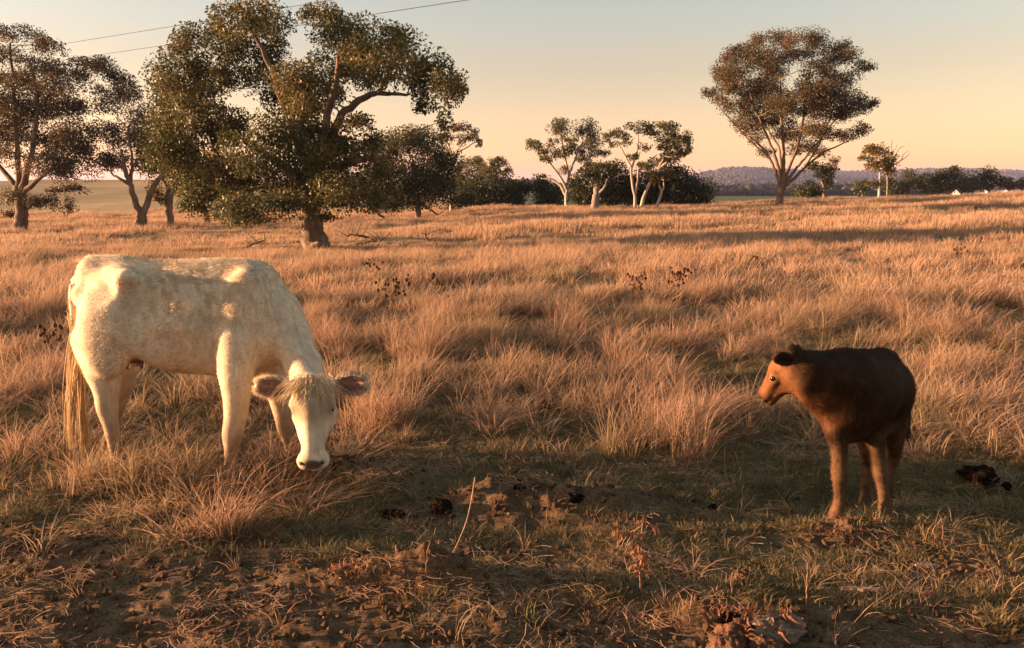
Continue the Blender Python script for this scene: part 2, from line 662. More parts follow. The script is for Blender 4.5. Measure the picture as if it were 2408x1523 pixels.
crumbs = [crumb_mesh(300 + i, crumb_mat('soil_crumb', (.085, .050, .028))) for i in range(3)] + [crumb_mesh(310, crumb_mat('pale_stone', (.30, .22, .15)))]


def fan(n, d0, d1, half=.78):
    """uniform points on the ground in front of the camera"""
    y = np.sqrt(d0 ** 2 + (d1 ** 2 - d0 ** 2) * rng.random(n))
    x = (rng.random(n) * 2 - 1) * half * y
    return x, y


def rots(n, tilt=.12):
    # the wind leans every tuft to the right, so only turn them a little
    return np.stack([rng.normal(0, tilt, n), rng.normal(0, tilt, n), rng.normal(0, .7, n)], -1)


def do_grass():
    # long dry grass close by
    x, y = fan(9000, 3.6, 12.5)
    t = tall(x, y)
    clump = fbm(x, y, .55, 3, 21)
    keep = rng.random(len(x)) < t * (.14 + 1.25 * sstep(.42, .66, clump)) * (.34 + .48 * sstep(5.5, 9, y))
    sparse = (rng.random(len(x)) < .014 * (1 - bare(x, y))) & (t < .4)
    keep |= sparse
    # keep the animals standing clear of the densest tufts
    near_cow = (x > -2.75) & (x < -1.2) & (y > 4.35) & (y < 5.6)
    keep &= ~(near_cow & (rng.random(len(x)) < .45))
    keep &= ~((x > .7) & (x < 2.4) & (y < 4.95))
    # tussocks the photograph shows round the legs of the cow, and a few in front of them
    ex = []
    for px, py, n_, hh, sp in [(240, 1120, 8, .6, .14), (320, 1150, 14, .8, .18), (390, 1130, 16, .85, .2), (460, 1150, 12, .75, .18), (530, 1165, 6, .6, .08), (300, 1190, 4, .5, .25),
                               (430, 1190, 4, .45, .25), (160, 1140, 8, .55, .25), (620, 1120, 6, .55, .1), (550, 1245, 7, .8, .06), (880, 1000, 22, 1.25, .16), (845, 940, 18, 1.2, .2), (1530, 1040, 22, 1.15, .2), (1500, 960, 18, 1.1, .25), (90, 1060, 14, .8, .2),
                               (430, 1270, 5, .5, .1), (1290, 1080, 5, .5, .1), (1160, 1000, 10, .7, .2), (1660, 1010, 12, .9, .2), (2230, 980, 24, 1.2, .22), (2340, 1040, 16, .8, .2), (2250, 900, 18, 1.2, .3), (700, 1190, 5, .5, .08)]:
        g = ground_pt(px, py)
        for _ in range(n_):
            ex.append((g[0] + rng.normal(0, sp), g[1] + rng.normal(0, sp * .8), hh * (.7 + .45 * rng.random())))
    ex = np.array(ex)
    x, y, t, clump, sparse = x[keep], y[keep], t[keep], clump[keep], sparse[keep]
    z = height(x, y)
    h = (.45 + .55 * t) * (.45 + .75 * sstep(.38, .75, clump)) * (.6 + .75 * rng.random(len(x))) * (.66 + .22 * sstep(5, 8, y))
    h *= np.where((x < -.9) & (y < 5.6), .72, 1) * np.where(sparse, .6, 1)
    x, y, h = np.append(x, ex[:, 0]), np.append(y, ex[:, 1]), np.append(h, ex[:, 2])
    z = height(x, y)
    sxy = (.8 + .5 * rng.random(len(x)))
    idx = rng.integers(0, 5, len(x))
    idx = np.where(rng.random(len(x)) < .3, rng.integers(5, 8, len(x)), idx)
    scatter('dry_grass', np.stack([x, y, z], -1), rots(len(x)), np.stack([sxy, sxy, h], -1), idx, near_tufts,
            'long straw coloured grass in tussocks leaning to the right behind the animals')
    # further out
    x, y = fan(9500, 11, 32, .74)
    clump = fbm(x, y, 1.3, 3, 23)
    keep = rng.random(len(x)) < (.30 + .70 * sstep(.35, .6, clump)) * (1 - .9 * bare(x, y))
    x, y, clump = x[keep], y[keep], clump[keep]
    h = (.62 + .42 * sstep(.3, .7, clump)) * (.75 + .5 * rng.random(len(x)))
    sxy = .8 + .6 * rng.random(len(x))
    # trodden, thinner ground under the big tree
    tx, ty = x + 8.4, y - 33
    under = np.exp(-((tx / 8) ** 2 + (ty / 4.5) ** 2))
    h *= 1 - .7 * under
    scatter('dry_grass', np.stack([x, y, height(x, y)], -1), rots(len(x), .08), np.stack([sxy, sxy, h], -1), rng.integers(0, 4, len(x)), mid_tufts,
            'feathery straw coloured grass across the middle of the paddock')
    x, y = fan(12000, 30, 95, .74)
    clump = fbm(x, y, 3, 3, 25)
    keep = rng.random(len(x)) < (.5 + .5 * sstep(.35, .6, clump)) * (1 - .9 * bare(x, y))
    x, y, clump = x[keep], y[keep], clump[keep]
    tx, ty = x + 8.4, y - 33
    under = np.exp(-((tx / 9) ** 2 + (ty / 5) ** 2))
    h = (.55 + .7 * sstep(.3, .7, clump)) * (.8 + .35 * rng.random(len(x))) * (1 - .75 * under)
    sxy = .8 + .6 * rng.random(len(x))
    scatter('dry_grass', np.stack([x, y, height(x, y)], -1), rots(len(x), .05), np.stack([sxy, sxy, h], -1), rng.integers(0, 3, len(x)), far_tufts,
            'pale dry grass on the far side of the paddock below the trees')
    # short turf
    x, y = fan(42000, 2.3, 10.5, .70)
    b = bare(x, y)
    pt = fbm(x, y, .22, 3, 31)
    keep = rng.random(len(x)) < (1 - .96 * b) * (.15 + .9 * sstep(.40, .6, pt))
    x, y, pt = x[keep], y[keep], pt[keep]
    s = .7 + .9 * rng.random(len(x))
    rz = np.stack([rng.normal(0, .15, len(x)), rng.normal(0, .15, len(x)), rng.random(len(x)) * 6.28], -1)
    scatter('turf', np.stack([x, y, height(x, y) - .003], -1), rz, np.stack([s, s, s * (.6 + .8 * rng.random(len(x)))], -1), rng.integers(0, 5, len(x)), turf_tufts,
            'short grazed green and brown turf around the feet of the calf')


    # dead sprigs standing in the grazed turf
    x, y = fan(1500, 2.5, 6.5, .70)
    keep = rng.random(len(x)) < (.3 + .7 * sstep(.45, .65, fbm(x, y, .4, 3, 33))) * (1 - .75 * bare(x, y))
    x, y = x[keep], y[keep]
    s = .6 + .9 * rng.random(len(x)) ** 2
    rz = np.stack([rng.normal(0, .3, len(x)), rng.normal(0, .3, len(x)), rng.random(len(x)) * 6.28], -1)
    scatter('dry_sprigs', np.stack([x, y, height(x, y) - .003], -1), rz, np.stack([s, s, s], -1), rng.integers(0, 4, len(x)), sprigs,
            'thin dead grass sprigs standing in the short turf in the foreground')
    # broken straw lying about
    x, y = fan(9000, 2.3, 7, .70)
    keep = rng.random(len(x)) < .05 + .75 * sstep(.46, .66, fbm(x, y, .45, 3, 35))
    keep &= rng.random(len(x)) < 1 - .45 * bare(x, y)
    x, y = x[keep], y[keep]
    e = .02
    rz = np.stack([rng.normal(0, .12, len(x)), rng.normal(0, .12, len(x)), rng.random(len(x)) * 6.28], -1)
    s = .6 + .8 * rng.random(len(x))
    scatter('straw_litter', np.stack([x, y, height(x, y) + .004], -1), rz, np.stack([s, s, s], -1), rng.integers(0, 5, len(x)), litter,
            'broken straw and dead stems lying on the turf and soil in the foreground')
    # clods and small stones on the trodden soil
    x, y = fan(36000, 2.3, 7.0, .70)
    keep = rng.random(len(x)) < .10 + .9 * bare(x, y)
    x, y = x[keep], y[keep]
    s = .0032 + .022 * rng.random(len(x)) ** 8
    rz = np.stack([rng.random(len(x)) * 6, rng.random(len(x)) * 6, rng.random(len(x)) * 6.28], -1)
    scatter('soil_crumbs', np.stack([x, y, height(x, y) + s * .2], -1), rz, np.stack([s, s * .8, s * .7], -1), np.where((rng.random(len(x)) < .05) & (s < .012), 3, rng.integers(0, 3, len(x))), crumbs,
            'crumbs of brown soil and small pale stones on the trodden ground in front')


do_grass()
# ------------------------------------------------------------------ trees
def bark_mat(name, c0, c1, c2, sc_=1.0):
    m = NT(name)
    mp = m.n('Mapping')
    m.l(m.pos(), mp.inputs[0])
    mp.inputs['Scale'].default_value = (1, 1, .28)
    n = m.noise(5 * sc_, 6, mp.outputs[0], .65)
    n2 = m.noise(22 * sc_, 4, mp.outputs[0], .6)
    c = m.ramp(n, [(.3, c0), (.52, c1), (.7, c2)])
    return m.done(m.principled(c, .9, m.math('ADD', n, m.math('MULTIPLY', n2, .5)), .8, .03, spec=.1))


B_brown = bark_mat('rough_brown_gum_bark', (.085, .058, .040), (.165, .118, .085), (.26, .20, .15))
B_white = bark_mat('pale_smooth_gum_bark', (.24, .19, .15), (.40, .33, .27), (.52, .45, .38), .6)
B_grey = bark_mat('weathered_grey_wood', (.10, .085, .075), (.20, .175, .16), (.32, .29, .27), 2)


def leaf_mat(name, a, b, c, trans=.35):
    m = NT(name)
    s = m.n('SeparateColor')
    m.l(m.attr('leaf'), s.inputs[0])
    col = m.ramp(s.outputs[0], [(0, a), (.5, b), (1, c)])
    col = m.mix(m.math('MULTIPLY', s.outputs[1], .35), col, tuple(x * .55 for x in a))
    return m.done(m.leafy(col, trans, rough=.5, spec=.25))


L_olive = leaf_mat('olive_gum_leaves', (.060, .066, .024), (.105, .100, .034), (.22, .155, .058))
L_rust = leaf_mat('reddish_gum_leaves', (.062, .055, .027), (.115, .082, .040), (.18, .11, .056))
L_gold = leaf_mat('golden_olive_leaves', (.08, .075, .020), (.17, .125, .034), (.32, .20, .055), .45)
L_dark = leaf_mat('dark_green_leaves', (.030, .038, .014), (.050, .056, .020), (.10, .085, .032), .3)
L_far = leaf_mat('far_brown_green_leaves', (.035, .042, .024), (.065, .062, .034), (.10, .075, .048), .25)


def hit(px, py, lo=20, hi=900, D0=None):
    """first depth at which the ray through (px, py) meets the terrain"""
    Y = lo
    while Y < hi:
        p = P(px, py, Y)
        if p[2] <= float(height(p[0], Y, False)):
            return Y
        Y *= 1.006
    return None


def bez(p0, p1, n=7, sag=.0, up=.25, r=None):
    p0, p1 = np.asarray(p0, float), np.asarray(p1, float)
    L = np.linalg.norm(p1 - p0)
    c = p0 + (p1 - p0) * .45 + np.array((0, 0, up * L))
    if r is not None:
        c = c + r.normal(0, .07 * L, 3)
    t = np.linspace(0, 1, n)[:, None]
    q = (1 - t) ** 2 * p0 + 2 * t * (1 - t) * c + t * t * p1
    if r is not None and n > 3:
        q[1:-1] += r.normal(0, .018 * L, (n - 2, 3))
    return q


def make_tree(name, label, D, trunk, limbs, clumps, bark, leaf, group=None, leafsize=.13, dens=1.0, conv=None, seed=1,
              base_y=None, depth=1.0, twig=True, cat='tree', sub=13, fill=.72, top=.0, bark2=None, nolimb=False, grow=1.0, back=0.0, keep=False):
    """trunk / limbs: lists of (px, py, radius px[, depth offset m]); clumps: (px, py, rx, ry[, density])"""
    r = np.random.default_rng(seed)
    leafsize *= .87
    cv = (lambda x, y: (x, y)) if conv is None else (lambda x, y: (conv[0] + conv[2] * x, conv[1] + conv[2] * y))
    ks = 1.0 if conv is None else conv[2]
    bx, by = cv(trunk[0][0], trunk[0][1])
    h = hit(bx, by, D * .6, D * 1.6)
    if h and not keep:
        D = h
    mpp = D / FPX * 1.02
    base = P(bx, by, D)
    gz = float(height(base[0], D, False))
    dz = 0.0 if keep else gz - base[2] - .05
    root = empty(name, (base[0], base[1], gz), label, cat, group)
    org = np.array((base[0], base[1], gz))

    def W(px, py, off=0.0):
        px, py = cv(px, py)
        p = P(px, py, D + off)
        p[2] += dz
        return p - org
    mb = MB()
    nodes = []
    tp = np.array([W(t[0], t[1], t[3] if len(t) > 3 else back) for t in trunk])
    tr = np.array([t[2] * ks * mpp for t in trunk])
    # smooth the trunk
    if keep:
        tp = np.vstack([[0, 0, -.1], tp])
        tr = np.append(tr[0], tr)
    k = len(tp)
    tt = np.linspace(0, k - 1, max(10, k * 3))
    tpp = np.stack([np.interp(tt, np.arange(k), tp[:, i]) for i in range(3)], -1)
    tpp[2:-1] += r.normal(0, tr.min() * .12, (len(tpp) - 3, 3))
    trr = np.interp(tt, np.arange(k), tr) * (1 + r.normal(0, .03, len(tt)))
    trr[0] *= 1.06
    tpp[0, 2] -= .15
    mb.tube(tpp, trr, 12)
    for p, q in zip(tpp[len(tpp) // 3:], trr[len(tpp) // 3:]):
        nodes.append((p, q))
    for lm in limbs:
        off = r.uniform(-.8, .8) * depth
        n = len(lm)
        lp = np.array([W(t[0], t[1], (t[3] if len(t) > 3 else off * i / max(n - 1, 1) * 2)) for i, t in enumerate(lm)])
        if len(lm[0]) <= 3:
            lp[0] = W(lm[0][0], lm[0][1], 0)
        lr = np.array([t[2] * ks * mpp for t in lm])
        tt = np.linspace(0, n - 1, n * 4)
        q = np.stack([np.interp(tt, np.arange(n), lp[:, i]) for i in range(3)], -1)
        q[1:-1] = (q[:-2] + 2 * q[1:-1] + q[2:]) / 4
        q[1:] += r.normal(0, .10 * lr.mean() + .01, (len(q) - 1, 3))
        rr_ = np.interp(tt, np.arange(n), lr)
        mb.tube(q, rr_, 8)
        for p, a in zip(q[3:], rr_[3:]):
            nodes.append((p, a))
    halfw = max(abs(W(c[0], c[1])[0]) for c in clumps) if clumps else 1
    cx0 = np.mean([W(c[0], c[1])[0] for c in clumps]) if clumps else 0
    halfw = max(halfw - abs(cx0) * .5, .5)
    LP, LC, LN = [], [], []
    for c in clumps:
        cxm = W(c[0], c[1])
        f = max(0.15, 1 - ((cxm[0] - cx0) / halfw) ** 2) ** .5
        off = r.uniform(-1, 1) * f * halfw * .62 * depth
        ctr = W(c[0], c[1], off + back)
        rx, rz = c[2] * ks * mpp * grow, c[3] * ks * mpp * grow
        ry = (rx + rz) / 2 * (1.25 if depth > .4 else .8)
        dd = c[4] if len(c) > 4 else 1.0
        # branch to the clump
        if nodes and not nolimb:
            pn = np.array([n_[0] for n_ in nodes])
            rn = np.array([n_[1] for n_ in nodes])
            dist = np.linalg.norm(pn - ctr, axis=1) + 1.2 * np.maximum(0, pn[:, 2] - ctr[2] + .15 * rz) + np.where(rn < .02, .5, 0)
            j = int(np.argmin(dist))
            r0 = min(rn[j] * .6, max(.018, .032 * math.sqrt(rx * rz) + .008 * dist[j]))
            q = bez(pn[j], ctr, 7, up=.12, r=r)
            rr_ = np.linspace(r0, max(.008, r0 * .35), 7)
            mb.tube(q, rr_, 5, cap=False)
            for p, a in zip(q[2:], rr_[2:]):
                nodes.append((p, a))
        ns = max(4, int(sub * (.6 + .5 * min(2.5, math.sqrt(rx * rz)))))
        u = r.normal(size=(ns, 3))
        u /= np.linalg.norm(u, axis=1)[:, None]
        u *= (.35 + .62 * r.random(ns) ** .6)[:, None]
        u[:, 2] = u[:, 2] * .9 + .12
        sc_ = ctr + u * np.array((rx, ry, rz))
        if twig:
            for q in sc_[::2] if D < 60 else sc_[::3]:
                mb.tube(bez(ctr - np.array((0, 0, rz * .35)), q, 4, up=.05, r=r), [max(.006, .012 * mpp / .02), .008, .006, .004], 3, cap=False)
        sr = fill * .38 * np.array((rx, ry, rz)) * (.7 + .6 * r.random(ns))[:, None]
        area = math.pi * rx * rz
        N = int(dens * dd * area * 7.0 / (leafsize ** 2 * .36))
        pick = r.integers(0, ns, N)
        g = r.normal(size=(N, 3))
        g /= np.maximum(1, np.linalg.norm(g, axis=1) / 1.7)[:, None]
        pts = sc_[pick] + g * sr[pick]
        pts[:, 2] -= np.abs(r.normal(0, .06 * rz, N))
        tone = r.random(ns)[pick] * .6 + .4 * r.random()
        LP.append(pts)
        LC.append(np.stack([np.clip(tone + r.normal(0, .09, N), 0, 1), r.random(N), r.random(N)], -1))
        nn = (pts - ctr) / np.array((rx, ry, rz))
        LN.append(nn)
    tm = mobj('trunk', mb.mesh('trunk'), bark, root)
    if clumps:
        pts, col, nn = np.vstack(LP), np.vstack(LC), np.vstack(LN)
        N = len(pts)
        # leaf axis hangs outward and down
        ax = nn / (np.linalg.norm(nn, axis=1)[:, None] + .3) * .8 + r.normal(0, .55, (N, 3))
        ax[:, 2] -= .45
        ax /= np.linalg.norm(ax, axis=1)[:, None]
        sd = np.cross(ax, r.normal(size=(N, 3)))
        sd /= np.linalg.norm(sd, axis=1)[:, None]
        s = leafsize * (.55 + .9 * r.random(N))[:, None]
        V = np.stack([pts - ax * s * .5, pts + sd * s * .29, pts + ax * s * .5, pts - sd * s * .29], 1).reshape(-1, 3)
        F = np.arange(N * 4).reshape(N, 4)
        me = mesh_np('crown', V, F)
        attr_col(me, 'leaf', np.repeat(col, 4, axis=0))
        mobj('crown', me, leaf, root)
    return root, D, len(LP) and N


def do_trees():
    tot = 0
    big = [(455, 262, 46, 34), (530, 300, 50, 34), (740, 185, 46, 36), (850, 120, 44, 36), (770, 380, 50, 40), (820, 350, 40, 26), (372, 345, 28, 42), (530, 506, 34, 12), (610, 510, 54, 14), (385, 200, 22, 30), (540, 175, 40, 34), (570, 35, 60, 36), (632, 58, 44, 42), (515, 70, 32, 26), (450, 105, 50, 42), (425, 165, 50, 50), (395, 235, 42, 55), (470, 190, 60, 50),
           (560, 120, 60, 50), (640, 130, 48, 46), (485, 232, 42, 34), (640, 205, 60, 45), (705, 215, 55, 50), (690, 290, 75, 50), (650, 318, 50, 34),
           (490, 300, 75, 50), (420, 320, 55, 55), (392, 380, 36, 44), (450, 415, 44, 50), (520, 430, 65, 55), (600, 430, 75, 50), (478, 478, 42, 26), (555, 500, 44, 16), (445, 385, 50, 40),
           (555, 485, 52, 32), (640, 485, 60, 28), (700, 395, 75, 50), (705, 460, 60, 36), (780, 455, 60, 38), (830, 420, 60, 42), (865, 465, 50, 30),
           (610, 370, 70, 42), (790, 330, 55, 42), (865, 325, 28, 30), (770, 60, 60, 42), (742, 30, 32, 26), (830, 95, 62, 46), (800, 150, 62, 40),
           (895, 135, 60, 50), (955, 110, 46, 42), (925, 75, 26, 22), (1010, 150, 42, 38), (975, 190, 42, 34), (1045, 215, 42, 40), (1078, 205, 20, 36),
           (1045, 280, 16, 36, .8), (1000, 240, 26, 28), (860, 185, 36, 30, .7), (760, 235, 55, 45), (835, 285, 34, 26), (380, 290, 30, 40),
           (720, 330, 60, 40), (885, 395, 36, 24, .7), (740, 505, 40, 12, .6), (440, 465, 20, 18, .8), (590, 170, 36, 22, .7)]
    tot += make_tree('gum_tree', 'largest spreading gum tree with a thick flared trunk, standing behind the white cow', 33,
                     [(744, 588, 36), (740, 570, 30), (735, 540, 26), (731, 505, 23), (736, 460, 21), (742, 415, 18), (745, 380, 14)],
                     [[(742, 425, 14), (790, 395, 9), (835, 375, 8), (880, 366, 6), (905, 372, 3)],
                      [(745, 400, 13), (775, 330, 10), (805, 262, 9), (850, 228, 8), (890, 214, 6), (955, 221, 3)],
                      [(890, 214, 5), (910, 180, 4), (925, 150, 3)],
                      [(732, 455, 14), (680, 400, 11), (610, 350, 8), (540, 310, 6), (470, 270, 4)],
                      [(738, 410, 13), (700, 320, 10), (660, 220, 7), (620, 120, 5), (590, 60, 3)],
                      [(744, 390, 12), (765, 290, 9), (790, 190, 7), (800, 90, 4)],
                      [(735, 470, 10), (800, 440, 7), (860, 460, 5), (890, 500, 3), (905, 510, 2)],
                      [(730, 480, 9), (640, 460, 7), (560, 470, 5), (500, 490, 3)]],
                     big, B_brown, L_olive, leafsize=.118, dens=.68, seed=3, fill=.92)[2]
    tot += make_tree('gum_tree', 'tall open gum tree at the far left, its pale trunk forking low', 48,
                     [(47, 543, 17), (50, 515, 14), (50, 480, 12), (47, 455, 12), (42, 435, 9)],
                     [[(47, 460, 9), (28, 425, 6), (10, 400, 5), (-20, 370, 4)], [(48, 455, 10), (62, 410, 7), (80, 330, 5), (90, 230, 4), (70, 140, 2)],
                      [(50, 455, 7), (90, 420, 5), (130, 390, 4)], [(45, 440, 8), (40, 330, 5), (30, 200, 4), (25, 100, 2)], [(52, 500, 5), (70, 485, 3), (95, 470, 2)]],
                     [(25, 78, 48, 20), (-30, 120, 40, 40), (112, 108, 36, 22), (20, 122, 25, 18, .6), (62, 142, 30, 16, .6), (110, 158, 44, 22), (20, 190, 40, 28), (80, 200, 52, 30),
                      (140, 208, 42, 28), (25, 240, 48, 36), (100, 258, 62, 38), (165, 258, 34, 26), (50, 310, 55, 34), (125, 325, 62, 40), (185, 312, 42, 32),
                      (20, 365, 30, 18, .6), (110, 385, 58, 26), (165, 400, 46, 26), (200, 360, 36, 26), (105, 475, 34, 20), (18, 503, 22, 10), (20, 455, 28, 20, .7), (155, 445, 36, 14), (165, 482, 12, 18),
                      (-40, 260, 50, 60), (-50, 350, 50, 40)],
                     B_brown, L_rust, leafsize=.14, dens=.66, seed=5, fill=.9)[2]
    tot += make_tree('gum_tree', 'gum tree with a V-shaped double stem, second tree from the left', 50,
                     [(332, 538, 13), (333, 520, 11), (334, 505, 10)],
                     [[(334, 508, 8), (318, 470, 7), (305, 430, 6), (292, 395, 5), (285, 350, 3)], [(334, 508, 8), (350, 465, 7), (362, 432, 6), (385, 405, 4), (395, 370, 3)],
                      [(305, 430, 5), (280, 418, 3), (262, 405, 2)], [(305, 430, 5), (312, 380, 3), (300, 300, 2)]],
                     [(195, 165, 46, 24), (235, 152, 34, 18), (275, 178, 26, 24), (300, 215, 32, 36), (322, 278, 28, 34), (268, 250, 40, 28, .7), (250, 315, 38, 32), (308, 335, 40, 30),
                      (288, 378, 46, 24), (232, 378, 30, 22, .7), (345, 340, 24, 30), (250, 210, 30, 20, .5), (345, 395, 26, 20, .7)],
                     B_brown, L_rust, leafsize=.14, dens=.6, seed=8, fill=.9)[2]
    tot += make_tree('gum_tree', 'golden leaved gum tree with one dark curving trunk, third from the left', 52,
                     [(402, 535, 10), (398, 510, 9), (396, 480, 9), (400, 455, 9), (402, 440, 8)],
                     [[(402, 455, 6), (415, 430, 5), (425, 400, 3)], [(400, 450, 6), (385, 425, 5), (375, 390, 3)]],
                     [(360, 325, 32, 36), (378, 388, 32, 34), (402, 290, 28, 32), (350, 372, 22, 22), (366, 445, 15, 16), (374, 466, 12, 14), (410, 400, 30, 30), (425, 345, 30, 30)],
                     B_brown, L_gold, leafsize=.17, dens=.8, seed=9, fill=1)[2]
    tot += make_tree('gum_tree', 'gum tree mostly hidden behind the left side of the largest gum, short dark trunk showing', 55,
                     [(488, 529, 8), (484, 505, 8), (478, 480, 7), (475, 450, 6)], [],
                     [(450, 440, 40, 30), (500, 430, 46, 34), (520, 380, 50, 40), (440, 390, 34, 30)], B_brown, L_gold, leafsize=.19, dens=.8, seed=10, fill=1)[2]
    tot += make_tree('gum_tree', 'dense dark tree close to the right of the largest gum, with a thin pale trunk', 46,
                     [(982, 516, 7), (984, 495, 6), (980, 470, 6), (975, 430, 5), (970, 380, 4)], [[(980, 470, 4), (1010, 490, 2.5), (1030, 505, 1.6)], [(975, 440, 4), (920, 400, 3)]],
                     [(950, 330, 46, 30), (1000, 340, 44, 36), (900, 352, 32, 28), (925, 400, 55, 46), (1010, 400, 48, 46), (880, 430, 46, 42), (955, 462, 64, 30), (1035, 450, 42, 34),
                      (1052, 385, 30, 30), (905, 480, 40, 20), (1080, 470, 34, 20), (980, 430, 50, 36)],
                     B_brown, L_dark, leafsize=.19, dens=.75, seed=12, fill=.95)[2]
    tot += make_tree('gum_tree', 'slim gum whose small drooping crown rises above dark trees right of the largest gum', 62,
                     [(1062, 500, 5), (1060, 450, 4), (1062, 400, 4), (1066, 365, 3)],
                     [[(1066, 368, 2.4), (1056, 345, 2), (1050, 325, 1.4)], [(1066, 368, 2.4), (1080, 345, 2), (1095, 325, 1.4)], [(1070, 360, 2), (1098, 345, 1.6), (1118, 332, 1.2)]],
                     [(1048, 322, 20, 12), (1084, 300, 26, 13), (1112, 318, 18, 14), (1084, 328, 14, 15, .8), (1124, 334, 10, 10), (1044, 300, 12, 8, .6)],
                     B_white, L_rust, leafsize=.19, dens=.6, seed=14)[2]
    for i, (lab, tk, cl, lf) in enumerate([
        ('round topped tree behind the dark bushes, just right of the slim drooping gum', [(1100, 488, 4), (1100, 430, 3)], [(1085, 405, 24, 24), (1112, 395, 30, 26), (1100, 430, 34, 26), (1130, 420, 20, 18), (1070, 440, 20, 20)], L_olive),
        ('airy light olive tree at the right end of the trees beside the largest gum', [(1165, 488, 4), (1165, 430, 3)], [(1150, 392, 26, 22), (1178, 385, 24, 18), (1165, 412, 34, 20), (1196, 404, 14, 14, .7), (1140, 415, 20, 18), (1208, 425, 16, 10, .6)], L_olive)]):
        tot += make_tree('gum_tree', lab, 72, tk, [], cl, B_brown, lf, leafsize=.22, dens=.6, seed=16 + i, back=8.0)[2]
    for i, (lab, tk, cl) in enumerate([
        ('wide dark bush left of the gap where the green hillside shows', [(1150, 489, 4), (1150, 470, 3)], [(1115, 455, 46, 34), (1160, 450, 50, 38), (1140, 472, 60, 18), (1195, 460, 34, 30)]),
        ('small dark bush at the left edge of the gap where the green hillside shows', [(1222, 488, 3), (1222, 470, 3)], [(1218, 455, 24, 30), (1212, 475, 22, 14), (1238, 445, 14, 14)]),
        ('dark bush behind the left limbs of the white trunked gum', [(1285, 488, 3), (1285, 460, 3)], [(1275, 448, 22, 32), (1298, 460, 30, 26), (1290, 478, 34, 12), (1268, 425, 16, 16)]),
        ('dark bush between the white trunked gum and the broad grey trunk', [(1372, 487, 3), (1372, 460, 3)], [(1372, 466, 30, 20), (1385, 440, 36, 30), (1360, 425, 24, 24)]),
        ('dark leafy mass between the broad grey trunk and the two leaning white stems', [(1440, 486, 3), (1440, 460, 3)], [(1432, 425, 38, 40), (1462, 450, 34, 34), (1440, 468, 40, 20), (1450, 398, 30, 22), (1480, 430, 24, 30)]),
        ('dark bush behind the two leaning white stems', [(1530, 484, 3), (1530, 450, 3)], [(1515, 425, 36, 36), (1540, 450, 40, 34), (1500, 460, 24, 24), (1560, 410, 34, 26)]),
        ('largest dark rounded bush at the right end of the middle clump', [(1612, 482, 4), (1612, 450, 3)], [(1590, 430, 46, 40), (1625, 440, 40, 36), (1605, 460, 54, 22), (1648, 452, 22, 30), (1585, 402, 40, 18)])]):
        tot += make_tree('bush', lab, 80, tk, [], cl, B_brown, L_dark, leafsize=.26, dens=.75, seed=30 + i, cat='bush', group='dark bushes in the middle clump of trees', fill=1.0, depth=.3, back=4.5)[2]
    tot += make_tree('gum_tree', 'white trunked gum at the left of the middle clump, its limbs spread like a fan', 72,
                     [(1333, 489, 5), (1331, 465, 4), (1334, 440, 3.6), (1337, 415, 3.0), (1343, 395, 2.4)],
                     [[(1332, 460, 3.6), (1318, 435, 3), (1300, 420, 2.6), (1272, 418, 1.6)], [(1334, 445, 3.4), (1318, 415, 3), (1295, 385, 2.2), (1275, 360, 1.6)],
                      [(1338, 412, 3.2), (1332, 385, 2.6), (1325, 350, 2), (1320, 315, 1.4)], [(1342, 400, 3), (1355, 365, 2.4), (1372, 330, 1.6)],
                      [(1336, 440, 3), (1352, 420, 2.6), (1365, 395, 2), (1392, 365, 1.5)]],
                     [(1256, 338, 17, 16), (1278, 352, 16, 16), (1318, 300, 27, 22), (1376, 303, 27, 22), (1350, 348, 24, 16), (1318, 362, 20, 16), (1393, 338, 22, 22), (1412, 360, 18, 12),
                      (1375, 368, 22, 14), (1342, 325, 20, 12, .6), (1284, 374, 14, 12), (1326, 400, 16, 12, .7), (1300, 335, 14, 14, .6), (1400, 385, 20, 12)],
                     B_white, L_olive, leafsize=.19, dens=.6, seed=41)[2]
    tot += make_tree('gum_tree', 'white stemmed gum in the middle clump, left one of the crossing pair, upright forked stem', 76,
                     [(1493, 484, 4.4), (1494, 455, 3.5), (1488, 430, 3), (1485, 400, 2.6), (1484, 380, 2.2)],
                     [[(1494, 448, 3), (1500, 415, 2.4), (1502, 385, 2)], [(1485, 385, 2.4), (1470, 355, 1.8), (1452, 325, 1.3)], [(1486, 385, 2.4), (1500, 345, 1.8), (1502, 310, 1.3)], [(1500, 395, 2), (1525, 370, 1.6), (1545, 355, 1.2)]],
                     [(1430, 312, 17, 12), (1455, 305, 16, 12), (1500, 292, 30, 15), (1472, 322, 18, 14, .7), (1532, 303, 18, 14), (1488, 358, 15, 11), (1518, 336, 16, 10, .6), (1445, 330, 16, 10, .6), (1520, 380, 20, 12)],
                     B_white, L_olive, leafsize=.2, dens=.6, seed=43)[2]
    tot += make_tree('gum_tree', 'white stemmed gum in the middle clump leaning to the right under a rounded crown', 77,
                     [(1507, 484, 4.6), (1512, 460, 3.8), (1522, 435, 3.3), (1535, 410, 2.8), (1545, 390, 2.2)],
                     [[(1545, 392, 2.6), (1560, 365, 2), (1568, 325, 1.5)], [(1545, 392, 2.4), (1580, 365, 1.8), (1600, 340, 1.4)]],
                     [(1568, 298, 30, 18), (1600, 318, 24, 20), (1558, 330, 24, 16, .8), (1608, 344, 18, 16), (1580, 362, 24, 14), (1552, 374, 22, 12), (1585, 335, 20, 16, .7)],
                     B_white, L_olive, leafsize=.2, dens=.7, seed=44)[2]
